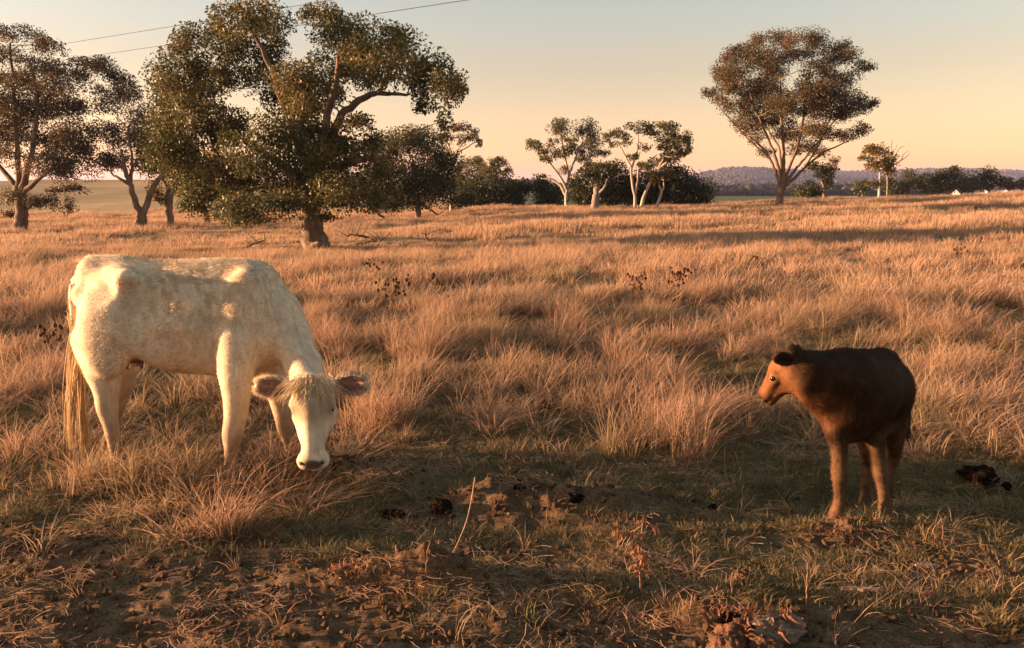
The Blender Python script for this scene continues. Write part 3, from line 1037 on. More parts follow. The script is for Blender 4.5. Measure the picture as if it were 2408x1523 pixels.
    tot += make_tree('gum_tree', 'short crooked white stem standing in front of the largest dark bush', 76,
                     [(1543, 483, 4), (1547, 468, 3.4), (1554, 452, 3.2), (1556, 440, 2.8), (1550, 425, 2)], [[(1555, 445, 2.4), (1562, 430, 1.8), (1560, 412, 1.2)]],
                     [(1552, 410, 24, 14), (1575, 402, 20, 12), (1535, 398, 16, 10)], B_white, L_rust, leafsize=.22, dens=.6, seed=45)[2]
    tot += make_tree('gum_tree', 'gum with a broad pale grey trunk in the shade of the middle clump', 78,
                     [(1398, 487, 10), (1400, 465, 9), (1403, 445, 8), (1405, 425, 6)], [[(1403, 450, 4), (1420, 435, 3), (1430, 410, 2)]],
                     [(1400, 405, 36, 26), (1425, 390, 26, 18), (1380, 395, 22, 18)], B_grey, L_dark, leafsize=.24, dens=.6, seed=46)[2]
    cv = (1602.5, 30.8, .3345)
    right = [(900, 400, 56, 44, .55), (850, 480, 44, 34, .5), (540, 520, 80, 60), (740, 640, 80, 60), (950, 520, 90, 50), (1100, 500, 80, 50), (700, 660, 80, 50), (920, 800, 80, 46), (980, 640, 90, 50), (520, 760, 70, 50), (450, 600, 70, 50), (330, 640, 60, 50, .7), (640, 380, 70, 56), (780, 200, 50, 50), (300, 500, 60, 44), (1000, 360, 60, 56), (1180, 660, 80, 44), (760, 790, 60, 50, .7), (205, 560, 50, 34), (255, 605, 44, 34, .6), (275, 430, 64, 54), (340, 330, 64, 54), (430, 262, 64, 44), (560, 190, 66, 52), (680, 172, 74, 42),
             (500, 300, 90, 64), (380, 430, 90, 70), (620, 290, 80, 70), (480, 510, 100, 64), (340, 550, 56, 50, .6), (640, 440, 80, 62), (560, 630, 110, 60), (420, 710, 78, 60),
             (470, 805, 80, 44), (700, 550, 90, 50), (620, 750, 100, 58), (755, 290, 60, 60), (900, 165, 80, 42), (960, 220, 80, 54), (860, 290, 66, 44), (1050, 300, 74, 62),
             (1135, 245, 52, 48), (1180, 300, 56, 50), (1040, 420, 48, 50), (1275, 370, 62, 40), (1200, 440, 70, 46, .5), (860, 560, 100, 50), (1020, 570, 95, 60), (1150, 600, 95, 60),
             (1270, 640, 60, 46), (1352, 620, 28, 32), (880, 680, 110, 52), (1040, 715, 100, 44), (1170, 715, 64, 36, .8), (1245, 810, 60, 40), (1130, 865, 76, 36), (990, 830, 80, 40),
             (810, 860, 80, 52), (890, 940, 74, 36), (700, 850, 56, 40, .8), (550, 880, 50, 40, .8), (600, 965, 46, 36), (970, 975, 60, 28), (1075, 1030, 26, 30), (800, 960, 50, 40, .7)]
    tot += make_tree('gum_tree', 'tall lone gum tree, rounded crown, limbs fanning up from a short flared trunk', 60,
                     [(690, 1370, 36), (690, 1330, 26), (695, 1290, 23), (703, 1240, 24), (708, 1215, 26), (712, 1180, 20)],
                     [[(700, 1225, 15), (668, 1130, 12), (630, 1030, 9), (560, 930, 7), (470, 860, 5)], [(703, 1215, 14), (690, 1100, 12), (640, 950, 9), (560, 760, 7), (480, 560, 5)],
                      [(710, 1200, 16), (720, 1050, 13), (715, 900, 11), (700, 700, 8), (690, 400, 5)], [(713, 1200, 14), (760, 1080, 11), (830, 900, 8), (880, 600, 6), (920, 300, 4)],
                      [(716, 1205, 14), (790, 1110, 10), (870, 1010, 8), (1000, 850, 6), (1150, 650, 4)], [(718, 1215, 14), (790, 1160, 11), (880, 1070, 8), (1000, 970, 6), (1150, 905, 4), (1240, 850, 2)],
                      [(708, 1200, 12), (700, 1080, 9), (690, 940, 7), (600, 800, 5), (420, 640, 4)], [(880, 1060, 6), (960, 940, 5), (1060, 700, 4), (1150, 400, 3)], [(630, 1030, 6), (470, 880, 5), (300, 700, 3), (230, 600, 2)]],
                     right, B_brown, L_rust, leafsize=.145, dens=.68, conv=cv, seed=50, fill=1.05, grow=1.08)[2]
    tot += make_tree('tree', 'small dark crowned tree with a bare limb, just right of the lone gum trunk', 115, [(1003, 1296, 12), (1005, 1240, 10), (985, 1170, 8)],
                     [[(1003, 1250, 6), (950, 1235, 5), (920, 1250, 3)]], [(980, 1100, 80, 45), (1035, 1180, 30, 44), (930, 1080, 40, 30), (1000, 1140, 50, 40)], B_brown, L_dark, leafsize=.32, dens=.8, conv=cv, keep=True, seed=51, fill=.95)[2]
    tot += make_tree('bush', 'low dark bush at the foot of the small tree right of the lone gum', 110, [(880, 1302, 8), (880, 1270, 6)], [],
                     [(890, 1235, 70, 48), (840, 1265, 50, 32), (930, 1275, 50, 26)], B_brown, L_dark, leafsize=.32, dens=.9, conv=cv, keep=True, seed=52, cat='bush', fill=1.0)[2]
    tot += make_tree('gum_tree', 'small sunlit gum with a bright trunk beside the bare dead branches', 118, [(1388, 1292, 9), (1390, 1240, 7), (1396, 1180, 6), (1395, 1120, 5)],
                     [[(1395, 1160, 6), (1430, 1130, 5), (1480, 1130, 3)]],
                     [(1320, 958, 42, 28), (1400, 975, 70, 42), (1435, 1050, 64, 60), (1295, 1020, 40, 34, .7), (1360, 1090, 56, 40), (1350, 1195, 48, 30), (1460, 1110, 40, 36)], B_white, L_gold, leafsize=.34, dens=.8, conv=cv, keep=True, seed=53, fill=.9)[2]
    make_tree('dead_tree', 'bare dead tree whose pale forked branches stick out behind the small sunlit gum', 125, [(1446, 1292, 6), (1448, 1200, 5), (1450, 1100, 5), (1455, 1040, 4)],
              [[(1455, 1050, 5), (1480, 990, 4), (1475, 930, 3), (1485, 890, 1.5)], [(1455, 1060, 5), (1500, 1000, 4), (1530, 950, 3), (1565, 932, 1.5)], [(1450, 1090, 6), (1520, 1050, 4), (1580, 1010, 3), (1612, 980, 1.5)],
               [(1480, 985, 3), (1510, 945, 2), (1512, 925, 1.2)], [(1545, 1035, 3), (1560, 990, 2), (1595, 965, 1.2)], [(1455, 1040, 4), (1430, 980, 3), (1405, 915, 1.5)]], [], B_grey, L_dark, conv=cv, keep=True, seed=54)
    rowspec = [(1480, 1290, [(1480, 1220, 55, 60), (1500, 1255, 60, 34), (1440, 1180, 36, 36)], L_dark, 'dark tree touching the right side of the small sunlit gum'),
               (1590, 1288, [(1600, 1165, 48, 52), (1570, 1235, 60, 46)], L_olive, 'pointed green tree, first of the row right of the small sunlit gum'),
               (1700, 1286, [(1690, 1180, 62, 52), (1720, 1235, 60, 46)], L_olive, 'rounded green tree, second of the row along the right skyline'),
               (1800, 1284, [(1800, 1145, 62, 48), (1780, 1215, 74, 52)], L_dark, 'broad dark tree, third of the row along the right skyline'),
               (1890, 1282, [(1905, 1125, 52, 42), (1880, 1195, 64, 54), (1915, 1090, 26, 18)], L_dark, 'tallest dark tree in the row along the right skyline'),
               (1970, 1280, [(1960, 1180, 54, 56), (1990, 1225, 50, 40)], L_olive, 'bushy tree just right of the tallest dark tree of the right skyline row'),
               (2050, 1278, [(2040, 1200, 46, 50), (2060, 1235, 40, 30)], L_olive, 'smaller bushy tree left of the wide pale tree near the right edge'),
               (2160, 1276, [(2160, 1140, 74, 50), (2135, 1200, 74, 48), (2200, 1190, 60, 46)], L_far, 'wide pale brown tree rising near the right edge of the skyline row'),
               (2300, 1272, [(2290, 1195, 54, 36), (2330, 1215, 40, 28)], L_rust, 'low reddish tree near the right edge of the skyline'),
               (2395, 1268, [(2390, 1210, 34, 30), (2420, 1190, 40, 34)], L_rust, 'reddish tree cut by the right edge of the picture'),
               (1275, 1282, [(1275, 1225, 40, 46), (1260, 1250, 44, 28)], L_dark, 'dark bush close to the left of the small sunlit gum')]
    for i, (bx, by, cl, lf, lab) in enumerate(rowspec):
        tot += make_tree('tree', lab, 170 if i < 10 else 135, [(bx, by, 9), (bx, by - 60, 7)], [], cl, B_brown, lf, leafsize=.42, dens=.8, conv=cv, seed=60 + i, group='trees in the row along the right skyline', keep=True, fill=.95, twig=False)[2]
    farspec = [(150, 50, 40), (240, 62, 44), (330, 40, 34), (400, 40, 40), (470, 44, 40), (540, 36, 30), (620, 50, 44), (745, 44, 40), (820, 40, 36), (1090, 50, 40), (1160, 46, 38), (1215, 44, 46)]
    labs = ['dark rounded tree at the far edge of the green field, nearest the middle clump', 'largest dark rounded tree at the far edge of the green field', 'low tree at the far edge of the green field, third from the left',
            'tree of the far field edge under the bare hill slope', 'bushy tree of the far field edge, midway between middle clump and lone gum', 'small low tree of the far field edge left of the lone gum',
            'wide tree of the far field edge beside the lone gum trunk on its left', 'far tree showing just right of the lone gum trunk', 'far tree behind the low dark bush right of the lone gum',
            'reddish far tree right of the small dark crowned tree', 'reddish far tree in the gap left of the small sunlit gum', 'far tree nearest the dark bush left of the small sunlit gum']
    for i, (x, rx, ry) in enumerate(farspec):
        r = np.random.default_rng(i)
        yb = 1276
        cl = [(x, yb - ry * 1.05, rx, ry * .8), (x - rx * .5, yb - ry * .7, rx * .6, ry * .6), (x + rx * .5, yb - ry * .8, rx * .6, ry * .6)]
        tot += make_tree('tree', labs[i], 720, [(x, yb, 5), (x, yb - ry, 4)], [], cl, B_brown, L_far, leafsize=1.9, dens=.9, conv=cv, seed=80 + i, group='far trees beyond the green field', keep=True, fill=1.0, twig=False)[2]
    print('LEAVES', tot)


do_trees()
# ------------------------------------------------------------------ animals: one smooth sculpted surface each
import openvdb


def nrm(v):
    v = np.asarray(v, float)
    return v / np.linalg.norm(v)


class Sculpt:
    def __init__(s, lo, hi, h):
        s.lo, s.h = np.asarray(lo, float), h
        s.n = np.ceil((np.asarray(hi, float) - s.lo) / h).astype(int) + 1
        s.a = np.full(s.n, 1.0, np.float32)

    def _box(s, lo, hi, m):
        i0 = np.clip(np.floor((lo - m - s.lo) / s.h).astype(int), 0, s.n - 1)
        i1 = np.clip(np.ceil((hi + m - s.lo) / s.h).astype(int) + 1, 1, s.n)
        ax = [s.lo[k] + s.h * np.arange(i0[k], i1[k]) for k in range(3)]
        X, Y, Z = np.meshgrid(*ax, indexing='ij', sparse=True)
        return tuple(slice(i0[k], i1[k]) for k in range(3)), X, Y, Z

    def _put(s, sl, d, k, sub):
        a = s.a[sl]
        if sub:
            d = -d
            h = np.clip(.5 - .5 * (a - d) / k, 0, 1)      # smooth max
            s.a[sl] = a + (d - a) * h + k * h * (1 - h)
            return
        h = np.clip(.5 + .5 * (a - d) / k, 0, 1)
        s.a[sl] = a + (d - a) * h - k * h * (1 - h)

    def ell(s, c, r, ax=None, k=.04, sub=False):
        """ellipsoid; ax = three orthonormal rows for its axes"""
        c, r = np.asarray(c, float), np.asarray(r, float)
        if ax is None:
            ax = np.eye(3)
        ext = np.sqrt(((np.asarray(ax) * r[:, None]) ** 2).sum(0))
        sl, X, Y, Z = s._box(c - ext, c + ext, 2.2 * k + .35 * r.max() + 3 * s.h)
        X, Y, Z = X - c[0], Y - c[1], Z - c[2]
        q = [X * ax[i][0] + Y * ax[i][1] + Z * ax[i][2] for i in range(3)]
        k0 = np.sqrt(sum((q[i] / r[i]) ** 2 for i in range(3)))
        k1 = np.sqrt(sum((q[i] / r[i] ** 2) ** 2 for i in range(3))) + 1e-9
        s._put(sl, k0 * (k0 - 1) / k1, k, sub)

    def cone(s, a, b, ra, rb, k=.04, flat=None, fl=1.0, sub=False):
        """capsule with a changing radius; flat: direction in which it is squeezed by fl"""
        a, b = np.asarray(a, float), np.asarray(b, float)
        R_ = max(ra, rb)
        sl, X, Y, Z = s._box(np.minimum(a, b) - R_, np.maximum(a, b) + R_, 2 * k + 3 * s.h)
        ab = b - a
        L2 = ab @ ab
        X, Y, Z = X - a[0], Y - a[1], Z - a[2]
        t = np.clip((X * ab[0] + Y * ab[1] + Z * ab[2]) / L2, 0, 1)
        dx, dy, dz = X - t * ab[0], Y - t * ab[1], Z - t * ab[2]
        if flat is not None:
            f = nrm(flat)
            m = dx * f[0] + dy * f[1] + dz * f[2]
            g = 1 / fl - 1
            dx, dy, dz = dx + f[0] * m * g, dy + f[1] * m * g, dz + f[2] * m * g
            sc_ = fl if fl < 1 else 1
            s._put(sl, (np.sqrt(dx * dx + dy * dy + dz * dz) - (ra + (rb - ra) * t)) * sc_, k, sub)
        else:
            s._put(sl, np.sqrt(dx * dx + dy * dy + dz * dz) - (ra + (rb - ra) * t), k, sub)

    def chain(s, pts, k=.03, n=5):
        """a limb: smooth curve through the joints, radii eased, united plainly so that no joint bulges"""
        C = np.array([q[0] for q in pts], float)
        R_ = np.array([q[1] for q in pts], float)
        D = np.column_stack([C, R_])
        D = np.vstack([2 * D[0] - D[1], D, 2 * D[-1] - D[-2]])
        o = []
        for i in range(1, len(D) - 2):
            for t in np.arange(n) / n:
                o.append(.5 * ((2 * D[i]) + (D[i + 1] - D[i - 1]) * t + (2 * D[i - 1] - 5 * D[i] + 4 * D[i + 1] - D[i + 2]) * t * t + (3 * D[i] - 3 * D[i + 1] + D[i + 2] - D[i - 1]) * t ** 3))
        o.append(D[-2])
        o = np.array(o)
        m = R_.max()
        sl, X, Y, Z = s._box(o[:, :3].min(0) - m, o[:, :3].max(0) + m, k * 2 + 3 * s.h)
        best = None
        for p, q in zip(o[:-1], o[1:]):
            ab = q[:3] - p[:3]
            t = np.clip(((X - p[0]) * ab[0] + (Y - p[1]) * ab[1] + (Z - p[2]) * ab[2]) / (ab @ ab), 0, 1)
            d = np.sqrt((X - p[0] - t * ab[0]) ** 2 + (Y - p[1] - t * ab[1]) ** 2 + (Z - p[2] - t * ab[2]) ** 2) - (p[3] + (q[3] - p[3]) * t)
            best = d if best is None else np.minimum(best, d)
        s._put(sl, best, k, False)

    def mesh(s):
        a = s.a.copy()
        for ax in (0, 1, 2, 0, 1, 2):             # one light blur takes the voxel steps out
            a = (np.roll(a, 1, ax) + 2 * a + np.roll(a, -1, ax)) / 4
        g = openvdb.FloatGrid()
        g.background = 1.0
        g.copyFromArray(np.ascontiguousarray(a, np.float32))
        pts, quads = g.convertToQuads(isovalue=0.0)
        V = pts * s.h + s.lo
        q = quads
        # make the faces point outwards
        c = V[q].mean(1)
        nn = np.cross(V[q[:, 2]] - V[q[:, 0]], V[q[:, 3]] - V[q[:, 1]])
        if (nn * (c - V.mean(0))).sum() < 0:
            q = q[:, ::-1]
        return V, q


def vert_normals(me):
    n = np.empty(len(me.vertices) * 3, np.float32)
    me.vertex_normals.foreach_get('vector', n)
    return n.reshape(-1, 3).astype(float)


def fur_mesh(name, V, N, quads, n, length, flow, wid, cols, seed=0, lift=.4, mask=None, jitter=.25, lo=.60):
    r = np.random.default_rng(seed)
    a, b, c, d = (V[quads[:, i]] for i in range(4))
    ar = np.linalg.norm(np.cross(c - a, d - b), axis=1)
    ctr = (a + b + c + d) / 4
    if mask is not None:
        ar = ar * mask(ctr, N[quads[:, 0]])
    f = r.choice(len(quads), n, p=ar / ar.sum())
    u, v = r.random(n)[:, None], r.random(n)[:, None]
    p = a[f] * (1 - u) * (1 - v) + b[f] * u * (1 - v) + c[f] * u * v + d[f] * (1 - u) * v
    nn = N[quads[f, 0]]
    fl = flow(p, nn)
    fl = fl - nn * (fl * nn).sum(1)[:, None]
    fl /= np.linalg.norm(fl, axis=1)[:, None] + 1e-6
    L = length(p, nn)[:, None] * (.6 + .7 * r.random(n))[:, None]
    dr = fl + nn * lift + r.normal(0, jitter, (n, 3))
    dr /= np.linalg.norm(dr, axis=1)[:, None]
    sd = np.cross(dr, nn)
    sd /= np.linalg.norm(sd, axis=1)[:, None] + 1e-6
    T = np.stack([p - sd * wid / 2 - nn * .002, p + sd * wid / 2 - nn * .002, p + dr * L], 1).reshape(-1, 3)
    me = mesh_np(name, T, np.arange(n * 3).reshape(n, 3))
    cc = cols(p, nn) * (lo + 2 * (.88 - lo) * r.random((n, 1)))
    attr_col(me, 'coat', np.repeat(cc, 3, axis=0))
    me.polygons.foreach_set('use_smooth', np.ones(n, bool))
    hn = nn + .25 * fl + r.normal(0, .12, (n, 3))
    hn /= np.linalg.norm(hn, axis=1)[:, None]
    me.normals_split_custom_set_from_vertices(np.repeat(hn, 3, axis=0).tolist())
    return me


def strands(starts, ends, bow, wid, r, segs=6):
    """thin ribbons from starts to ends"""
    n = len(starts)
    t = np.linspace(0, 1, segs + 1)[None, :, None]
    mid = (starts + ends) / 2 + bow
    p = (1 - t) ** 2 * starts[:, None] + 2 * t * (1 - t) * mid[:, None] + t * t * ends[:, None]
    ph = r.random((n, 1, 3)) * 6.28
    p = p + .006 * np.sin(t * 14 + ph) * t
    dr = ends - starts
    sd = np.cross(dr, r.normal(size=(n, 3)))
    sd /= np.linalg.norm(sd, axis=1)[:, None] + 1e-9
    w_ = wid * (1 - .75 * t) / 2
    V = np.stack([p - sd[:, None] * w_, p + sd[:, None] * w_], 2)
    i, j = np.meshgrid(np.arange(n), np.arange(segs), indexing='ij')
    b = i * (segs + 1) * 2 + j * 2
    F = np.stack([b, b + 1, b + 3, b + 2], -1).reshape(-1, 4)
    return V.reshape(-1, 3), F


def coat_mat(name, bump=.35, sheen=.3, spec=.2, trans=0.0, fine=60, dist=.008, vary=((.3, (.86, .83, .78)), (.6, (1.04, 1.02, 1.0)))):
    m = NT(name)
    c = m.attr('coat')
    n = m.noise(14, 5)
    c = m.mix(1.0, c, m.ramp(n, list(vary)), 'MULTIPLY')
    if trans:
        return m.done(m.leafy(c, trans, rough=.6, spec=spec * .6))
    b = m.math('ADD', m.math('MULTIPLY', m.noise(fine, 4), .7), m.noise(18, 3))
    return m.done(m.principled(c, .75, b, bump, dist, spec=spec, sheen=sheen))


M_cow = coat_mat('cream_cow_hide')
M_cowfur = coat_mat('cream_cow_hair', trans=.3)
M_calf = coat_mat('brown_calf_hide', sheen=0, spec=.08, vary=((.3, (.75, .72, .70)), (.65, (1.15, 1.1, 1.05))))
M_calffur = coat_mat('brown_calf_hair', trans=.25, spec=.08, vary=((.3, (.8, .78, .75)), (.65, (1.15, 1.1, 1.05))))


def plain(name, col, rough=.5, spec=.4, nscale=20, var=.5, bs=.3, bd=.006):
    m = NT(name)
    n = m.noise(nscale, 5)
    c = m.ramp(n, [(.3, tuple(x * (1 - var) for x in col)), (.7, tuple(min(1, x * (1 + var * .6)) for x in col))])
    return m.done(m.principled(c, rough, n, bs, bd, spec=spec))


M_eye = plain('wet_dark_eye', (.010, .007, .006), .08, .8, bs=0)
M_hoof = plain('dark_hoof_horn', (.07, .055, .045), .5)
M_nose = plain('damp_pinkish_nose', (.19, .125, .10), .35, .5, 60)
M_darknose = plain('dark_brown_nose', (.05, .032, .025), .35, .5, 60)
M_udder = plain('bare_brown_udder_skin', (.22, .13, .09), .6)


def blob(name, c, r, ax, mat, parent, org, seg=16, rings=10, warp=0.0, seed=0):
    """small rounded solid, optionally roughened"""
    th, ph = np.meshgrid(np.linspace(0, 2 * math.pi, seg, endpoint=False), np.linspace(0, math.pi, rings + 1)[1:-1])
    d = np.stack([np.cos(th) * np.sin(ph), np.sin(th) * np.sin(ph), np.cos(ph)], -1).reshape(-1, 3)
    d = np.vstack([d, [[0, 0, 1], [0, 0, -1]]])
    if warp:
        d = d * (1 + warp * (fbm(d[:, 0] * 2 + seed, d[:, 1] * 2 + d[:, 2] * 3, 1, 4, seed) - .5)[:, None] * 2)
    ax = np.eye(3) if ax is None else np.asarray(ax)
    V = (d * np.asarray(r)) @ ax + np.asarray(c) - np.asarray(org)
    k, m_ = rings - 1, seg
    i, j = np.meshgrid(np.arange(k - 1), np.arange(m_), indexing='ij')
    F = np.stack([i * m_ + j, (i + 1) * m_ + j, (i + 1) * m_ + (j + 1) % m_, i * m_ + (j + 1) % m_], -1).reshape(-1, 4)
    e = k * m_
    top = [[q, (q + 1) % m_, e] for q in range(m_)]
    bot = [[(k - 1) * m_ + (q + 1) % m_, (k - 1) * m_ + q, e + 1] for q in range(m_)]
    me = bpy.data.meshes.new(name)
    me.from_pydata(V.tolist(), [], F.tolist() + top + bot)
    me.polygons.foreach_set('use_smooth', np.ones(len(me.polygons), bool))
    return mobj(name, me, mat, parent)


def hoof(p, fwd, w_, h_, parent, org):
    """cloven hoof: two wedge shaped toes"""
    f = nrm((fwd[0], fwd[1], 0))
    s_ = np.array((-f[1], f[0], 0))
    mb = []
    V, F = [], []
    for sg in (-1, 1):
        c = np.asarray(p) + s_ * sg * w_ * .27
        o = len(V)
        for z, a0, a1, ww in ((0, -.55, .85, .25), (.5, -.5, .55, .23), (1, -.42, .25, .20)):
            for t, wd in ((a0, .7), (0, 1), (a1 * .7, .8), (a1, .25)):
                for q in (-1, 1):
                    V.append(c + f * t * w_ + s_ * q * ww * w_ * wd + np.array((0, 0, z * h_)) - org)
        for l in range(2):
            b0, b1 = o + l * 8, o + (l + 1) * 8
            ring = [0, 2, 4, 6, 7, 5, 3, 1]
            for q in range(8):
                i, j = ring[q], ring[(q + 1) % 8]
                F.append((b0 + i, b0 + j, b1 + j, b1 + i))
        F.append(tuple(o + 16 + q for q in (0, 2, 4, 6, 7, 5, 3, 1)))
    me = bpy.data.meshes.new('hoof')
    me.from_pydata([tuple(v) for v in V], [], F)
    return mobj('hoof', me, M_hoof, parent)


def do_cow():
    yaw = math.radians(0.0)
    O = np.array((-2.655, 4.83, 0.0))
    e1, e2 = np.array((math.cos(yaw), math.sin(yaw), 0)), np.array((-math.sin(yaw), math.cos(yaw), 0))
    e3 = np.array((0, 0, 1.))
    A = np.array((e1, e2, e3))

    def B(x, y, z):
        return O + x * .93 * e1 + y * e2 + z * e3
    S = Sculpt((-2.95, 4.1, -.02), (-.72, 5.45, 1.42), .0085)
    # trunk
    S.ell(B(.78, 0, .935), (.44, .275, .335), A, .05)
    S.ell(B(1.06, 0, .915), (.34, .255, .355), A, .06)
    S.ell(B(.37, 0, 1.06), (.285, .225, .215), A, .07)
    S.cone(B(.14, 0, 1.215), B(1.12, 0, 1.175), .085, .10, .07)
    S.cone(B(.14, 0, 1.268), B(.34, 0, 1.272), .05, .045, .05)
    S.cone(B(.90, 0, 1.195), B(1.22, 0, 1.20), .07, .07, .09)
    for sg in (-1, 1):
        S.cone(B(.36, sg * .10, 1.205), B(.46, sg * .215, 1.195), .05, .052, .06)      # hook bones
        S.cone(B(.46, sg * .205, 1.185), B(.36, sg * .215, 1.00), .035, .03, .08)
        S.ell(B(.105, sg * .10, 1.095), (.05, .05, .055), A, .07)                     # pin bones
        S.ell(B(.27, sg * .160, .86), (.165, .095, .26), A, .07)                          # thigh
        S.ell(B(.30, sg * .19, .98), (.12, .06, .16), A, .06)
        S.ell(B(1.19, sg * .18, .96), (.14, .085, .28), A, .09)                        # shoulder
        S.cone(B(1.20, sg * .10, 1.18), B(1.15, sg * .185, 1.00), .035, .045, .10)
        S.cone(B(1.15, sg * .185, 1.0), B(1.27, sg * .175, .83), .045, .06, .10)
        for i in range(4):                                                               # ribs, barely showing
            x = .66 + i * .085
            S.cone(B(x + .05, sg * .15, 1.17), B(x - .02, sg * .250, .92), .022, .028, .05)
    S.ell(B(.57, -.275, 1.09), (.12, .06, .10), A, .09, sub=True)
    S.ell(B(.24, -.27, 1.13), (.12, .06, .06), A, .08, sub=True)                       # hollow of the flank
    S.ell(B(.54, .30, 1.08), (.10, .05, .08), A, .10, sub=True)
    S.cone(B(.38, -.17, .90), B(.62, -.14, .78), .06, .09, .10)                          # flank fold
    S.cone(B(.38, .17, .90), B(.62, .14, .78), .06, .09, .10)
    S.cone(B(.07, 0, 1.17), B(.17, 0, 1.22), .04, .06, .05)
    # udder
    S.ell(B(.37, 0, .75), (.10, .10, .075), A, .06)
    # brisket
    S.cone(B(1.24, 0, .78), B(1.40, -.01, .86), .10, .11, .08)
    # near hind leg
    Q = lambda px, py, Y, r: (P(px, py, Y), r)
    nh = [Q(228, 800, 4.80, .14), Q(243, 870, 4.76, .105), Q(250, 920, 4.74, .072), Q(252, 958, 4.73, .062), Q(262, 1005, 4.70, .044), Q(272, 1060, 4.68, .038), Q(280, 1087, 4.66, .046), Q(285, 1100, 4.65, .042)]
    fh = [Q(270, 800, 5.08, .14), Q(288, 860, 5.10, .095), Q(287, 905, 5.12, .068), Q(276, 945, 5.13, .060), Q(266, 990, 5.13, .042), Q(255, 1035, 5.12, .036), Q(250, 1056, 5.12, .044), Q(249, 1066, 5.12, .04)]
    nf = [Q(560, 800, 4.62, .125), Q(556, 870, 4.58, .105), Q(557, 930, 4.56, .080), Q(553, 985, 4.55, .064), Q(547, 1020, 4.54, .060), Q(544, 1060, 4.54, .040), Q(541, 1098, 4.53, .039), Q(540, 1115, 4.52, .047), Q(540, 1128, 4.51, .042)]
    ff = [Q(632, 830, 4.98, .12), Q(648, 890, 4.96, .09), Q(658, 940, 4.94, .066), Q(667, 985, 4.92, .053), Q(672, 1008, 4.91, .052), Q(680, 1040, 4.90, .036), Q(688, 1068, 4.89, .044), Q(691, 1078, 4.88, .040)]
    for leg in (nh, fh, nf, ff):
        S.chain(leg, .028)
    # points of the hocks
    S.cone(P(238, 935, 4.78), P(234, 950, 4.79), .022, .026, .03)
    S.cone(P(262, 925, 5.17), P(258, 940, 5.18), .022, .026, .03)
    # neck
    S.cone(P(590, 716, 4.84), P(642, 744, 4.80), .225, .158, .06)
    S.cone(P(642, 744, 4.80), P(684, 798, 4.71), .158, .114, .06)
    S.cone(P(684, 798, 4.71), P(714, 860, 4.57), .114, .096, .05)
    S.cone(P(714, 860, 4.57), P(732, 920, 4.42), .098, .100, .05)
    S.cone(P(650, 800, 4.82), P(705, 870, 4.62), .08, .06, .05)                          # throat and dewlap
    # head: a runs down the face, w to the right of the picture, n out of the face
    pol, muz = P(734, 893, 4.37), P(738, 1092, 4.25)
    a = nrm(muz - pol)
    n_ = np.array((.02, -1., .55))
    n_ = nrm(n_ - a * (n_ @ a))
    w_ = np.cross(n_, a)
    if w_[0] < 0:
        w_ = -w_
    L = np.linalg.norm(muz - pol)
    H = np.array((w_, a, n_))

    def h(wv, av, nv):
        return pol + w_ * wv + a * av + n_ * nv
    S.ell(h(0, .06, -.02), (.105, .085, .085), H, .04)
    S.ell(h(0, .135, -.01), (.124, .10, .080), H, .04)
    S.ell(h(0, .18, -.075), (.095, .15, .085), H, .04)
    S.cone(h(0, .14, .0), h(0, L - .07, .012), .088, .060, .035)
    S.cone(h(0, .12, .045), h(0, L - .10, .045), .035, .030, .03)
    S.cone(h(0, .20, -.09), h(0, L - .06, -.045), .072, .040, .035)
    S.ell(h(0, L - .035, .0), (.082, .052, .062), H, .025)
    S.cone(h(-.045, L - .02, .015), h(.045, L - .02, .015), .046, .046, .02)
    S.ell(h(0, L - .005, -.055), (.055, .045, .035), H, .025)
    for sg in (-1, 1):
        S.ell(h(sg * .098, .150, .010), (.030, .042, .034), H, .022)                      # brow and eye socket
        S.cone(h(sg * .088, .21, -.015), h(sg * .062, .31, .0), .026, .018, .03)          # facial crest
        S.ell(h(sg * .078, .19, -.085), (.034, .085, .055), H, .03)                       # cheek
        S.ell(h(sg * .114, .165, .008), (.016, .020, .016), H, .008, sub=True)
        S.ell(h(sg * .058, L - .010, .044), (.015, .013, .020), H, .010, sub=True)        # nostril
        S.cone(h(sg * .05, L + .012, -.02), h(sg * .073, L - .05, -.03), .006, .005, .008, sub=True)
    # ears
    ears = []
    for base, tip, ctrn in ((P(690, 912, 4.40), P(607, 905, 4.36), (-.2, -1, .05)), (P(778, 905, 4.38), P(858, 897, 4.33), (.05, -1, -.05))):
        ax = nrm(tip - base)
        f = np.asarray(ctrn, float)
        f = nrm(f - ax * (f @ ax))
        u = np.cross(ax, f)
        if u[2] < 0:
            u = -u
        E = np.array((ax, u, f))
        Le = np.linalg.norm(tip - base)
        S.cone(base - ax * .03, base + ax * .05, .036, .034, .02)
        S.ell(base + ax * Le * .58 - u * .004, (Le * .55, .066, .028), E, .015)
        S.ell(base + ax * Le * .60 + f * .030 - u * .004, (Le * .44, .050, .028), E, .008, sub=True)
        ears.append((base, tip, E, Le))
    V, Q4 = S.mesh()
    org = np.array((-2.05, 4.85, 0.0))
    root = empty('cow', tuple(org), 'cream white cow grazing head down beside the soil mound', 'cow')
    me = mesh_np('body', V - org, Q4, True)
    N = vert_normals(me)
    cream, dirty, dark = np.array((.62, .525, .39)), np.array((.22, .125, .058)), np.array((.075, .046, .035))

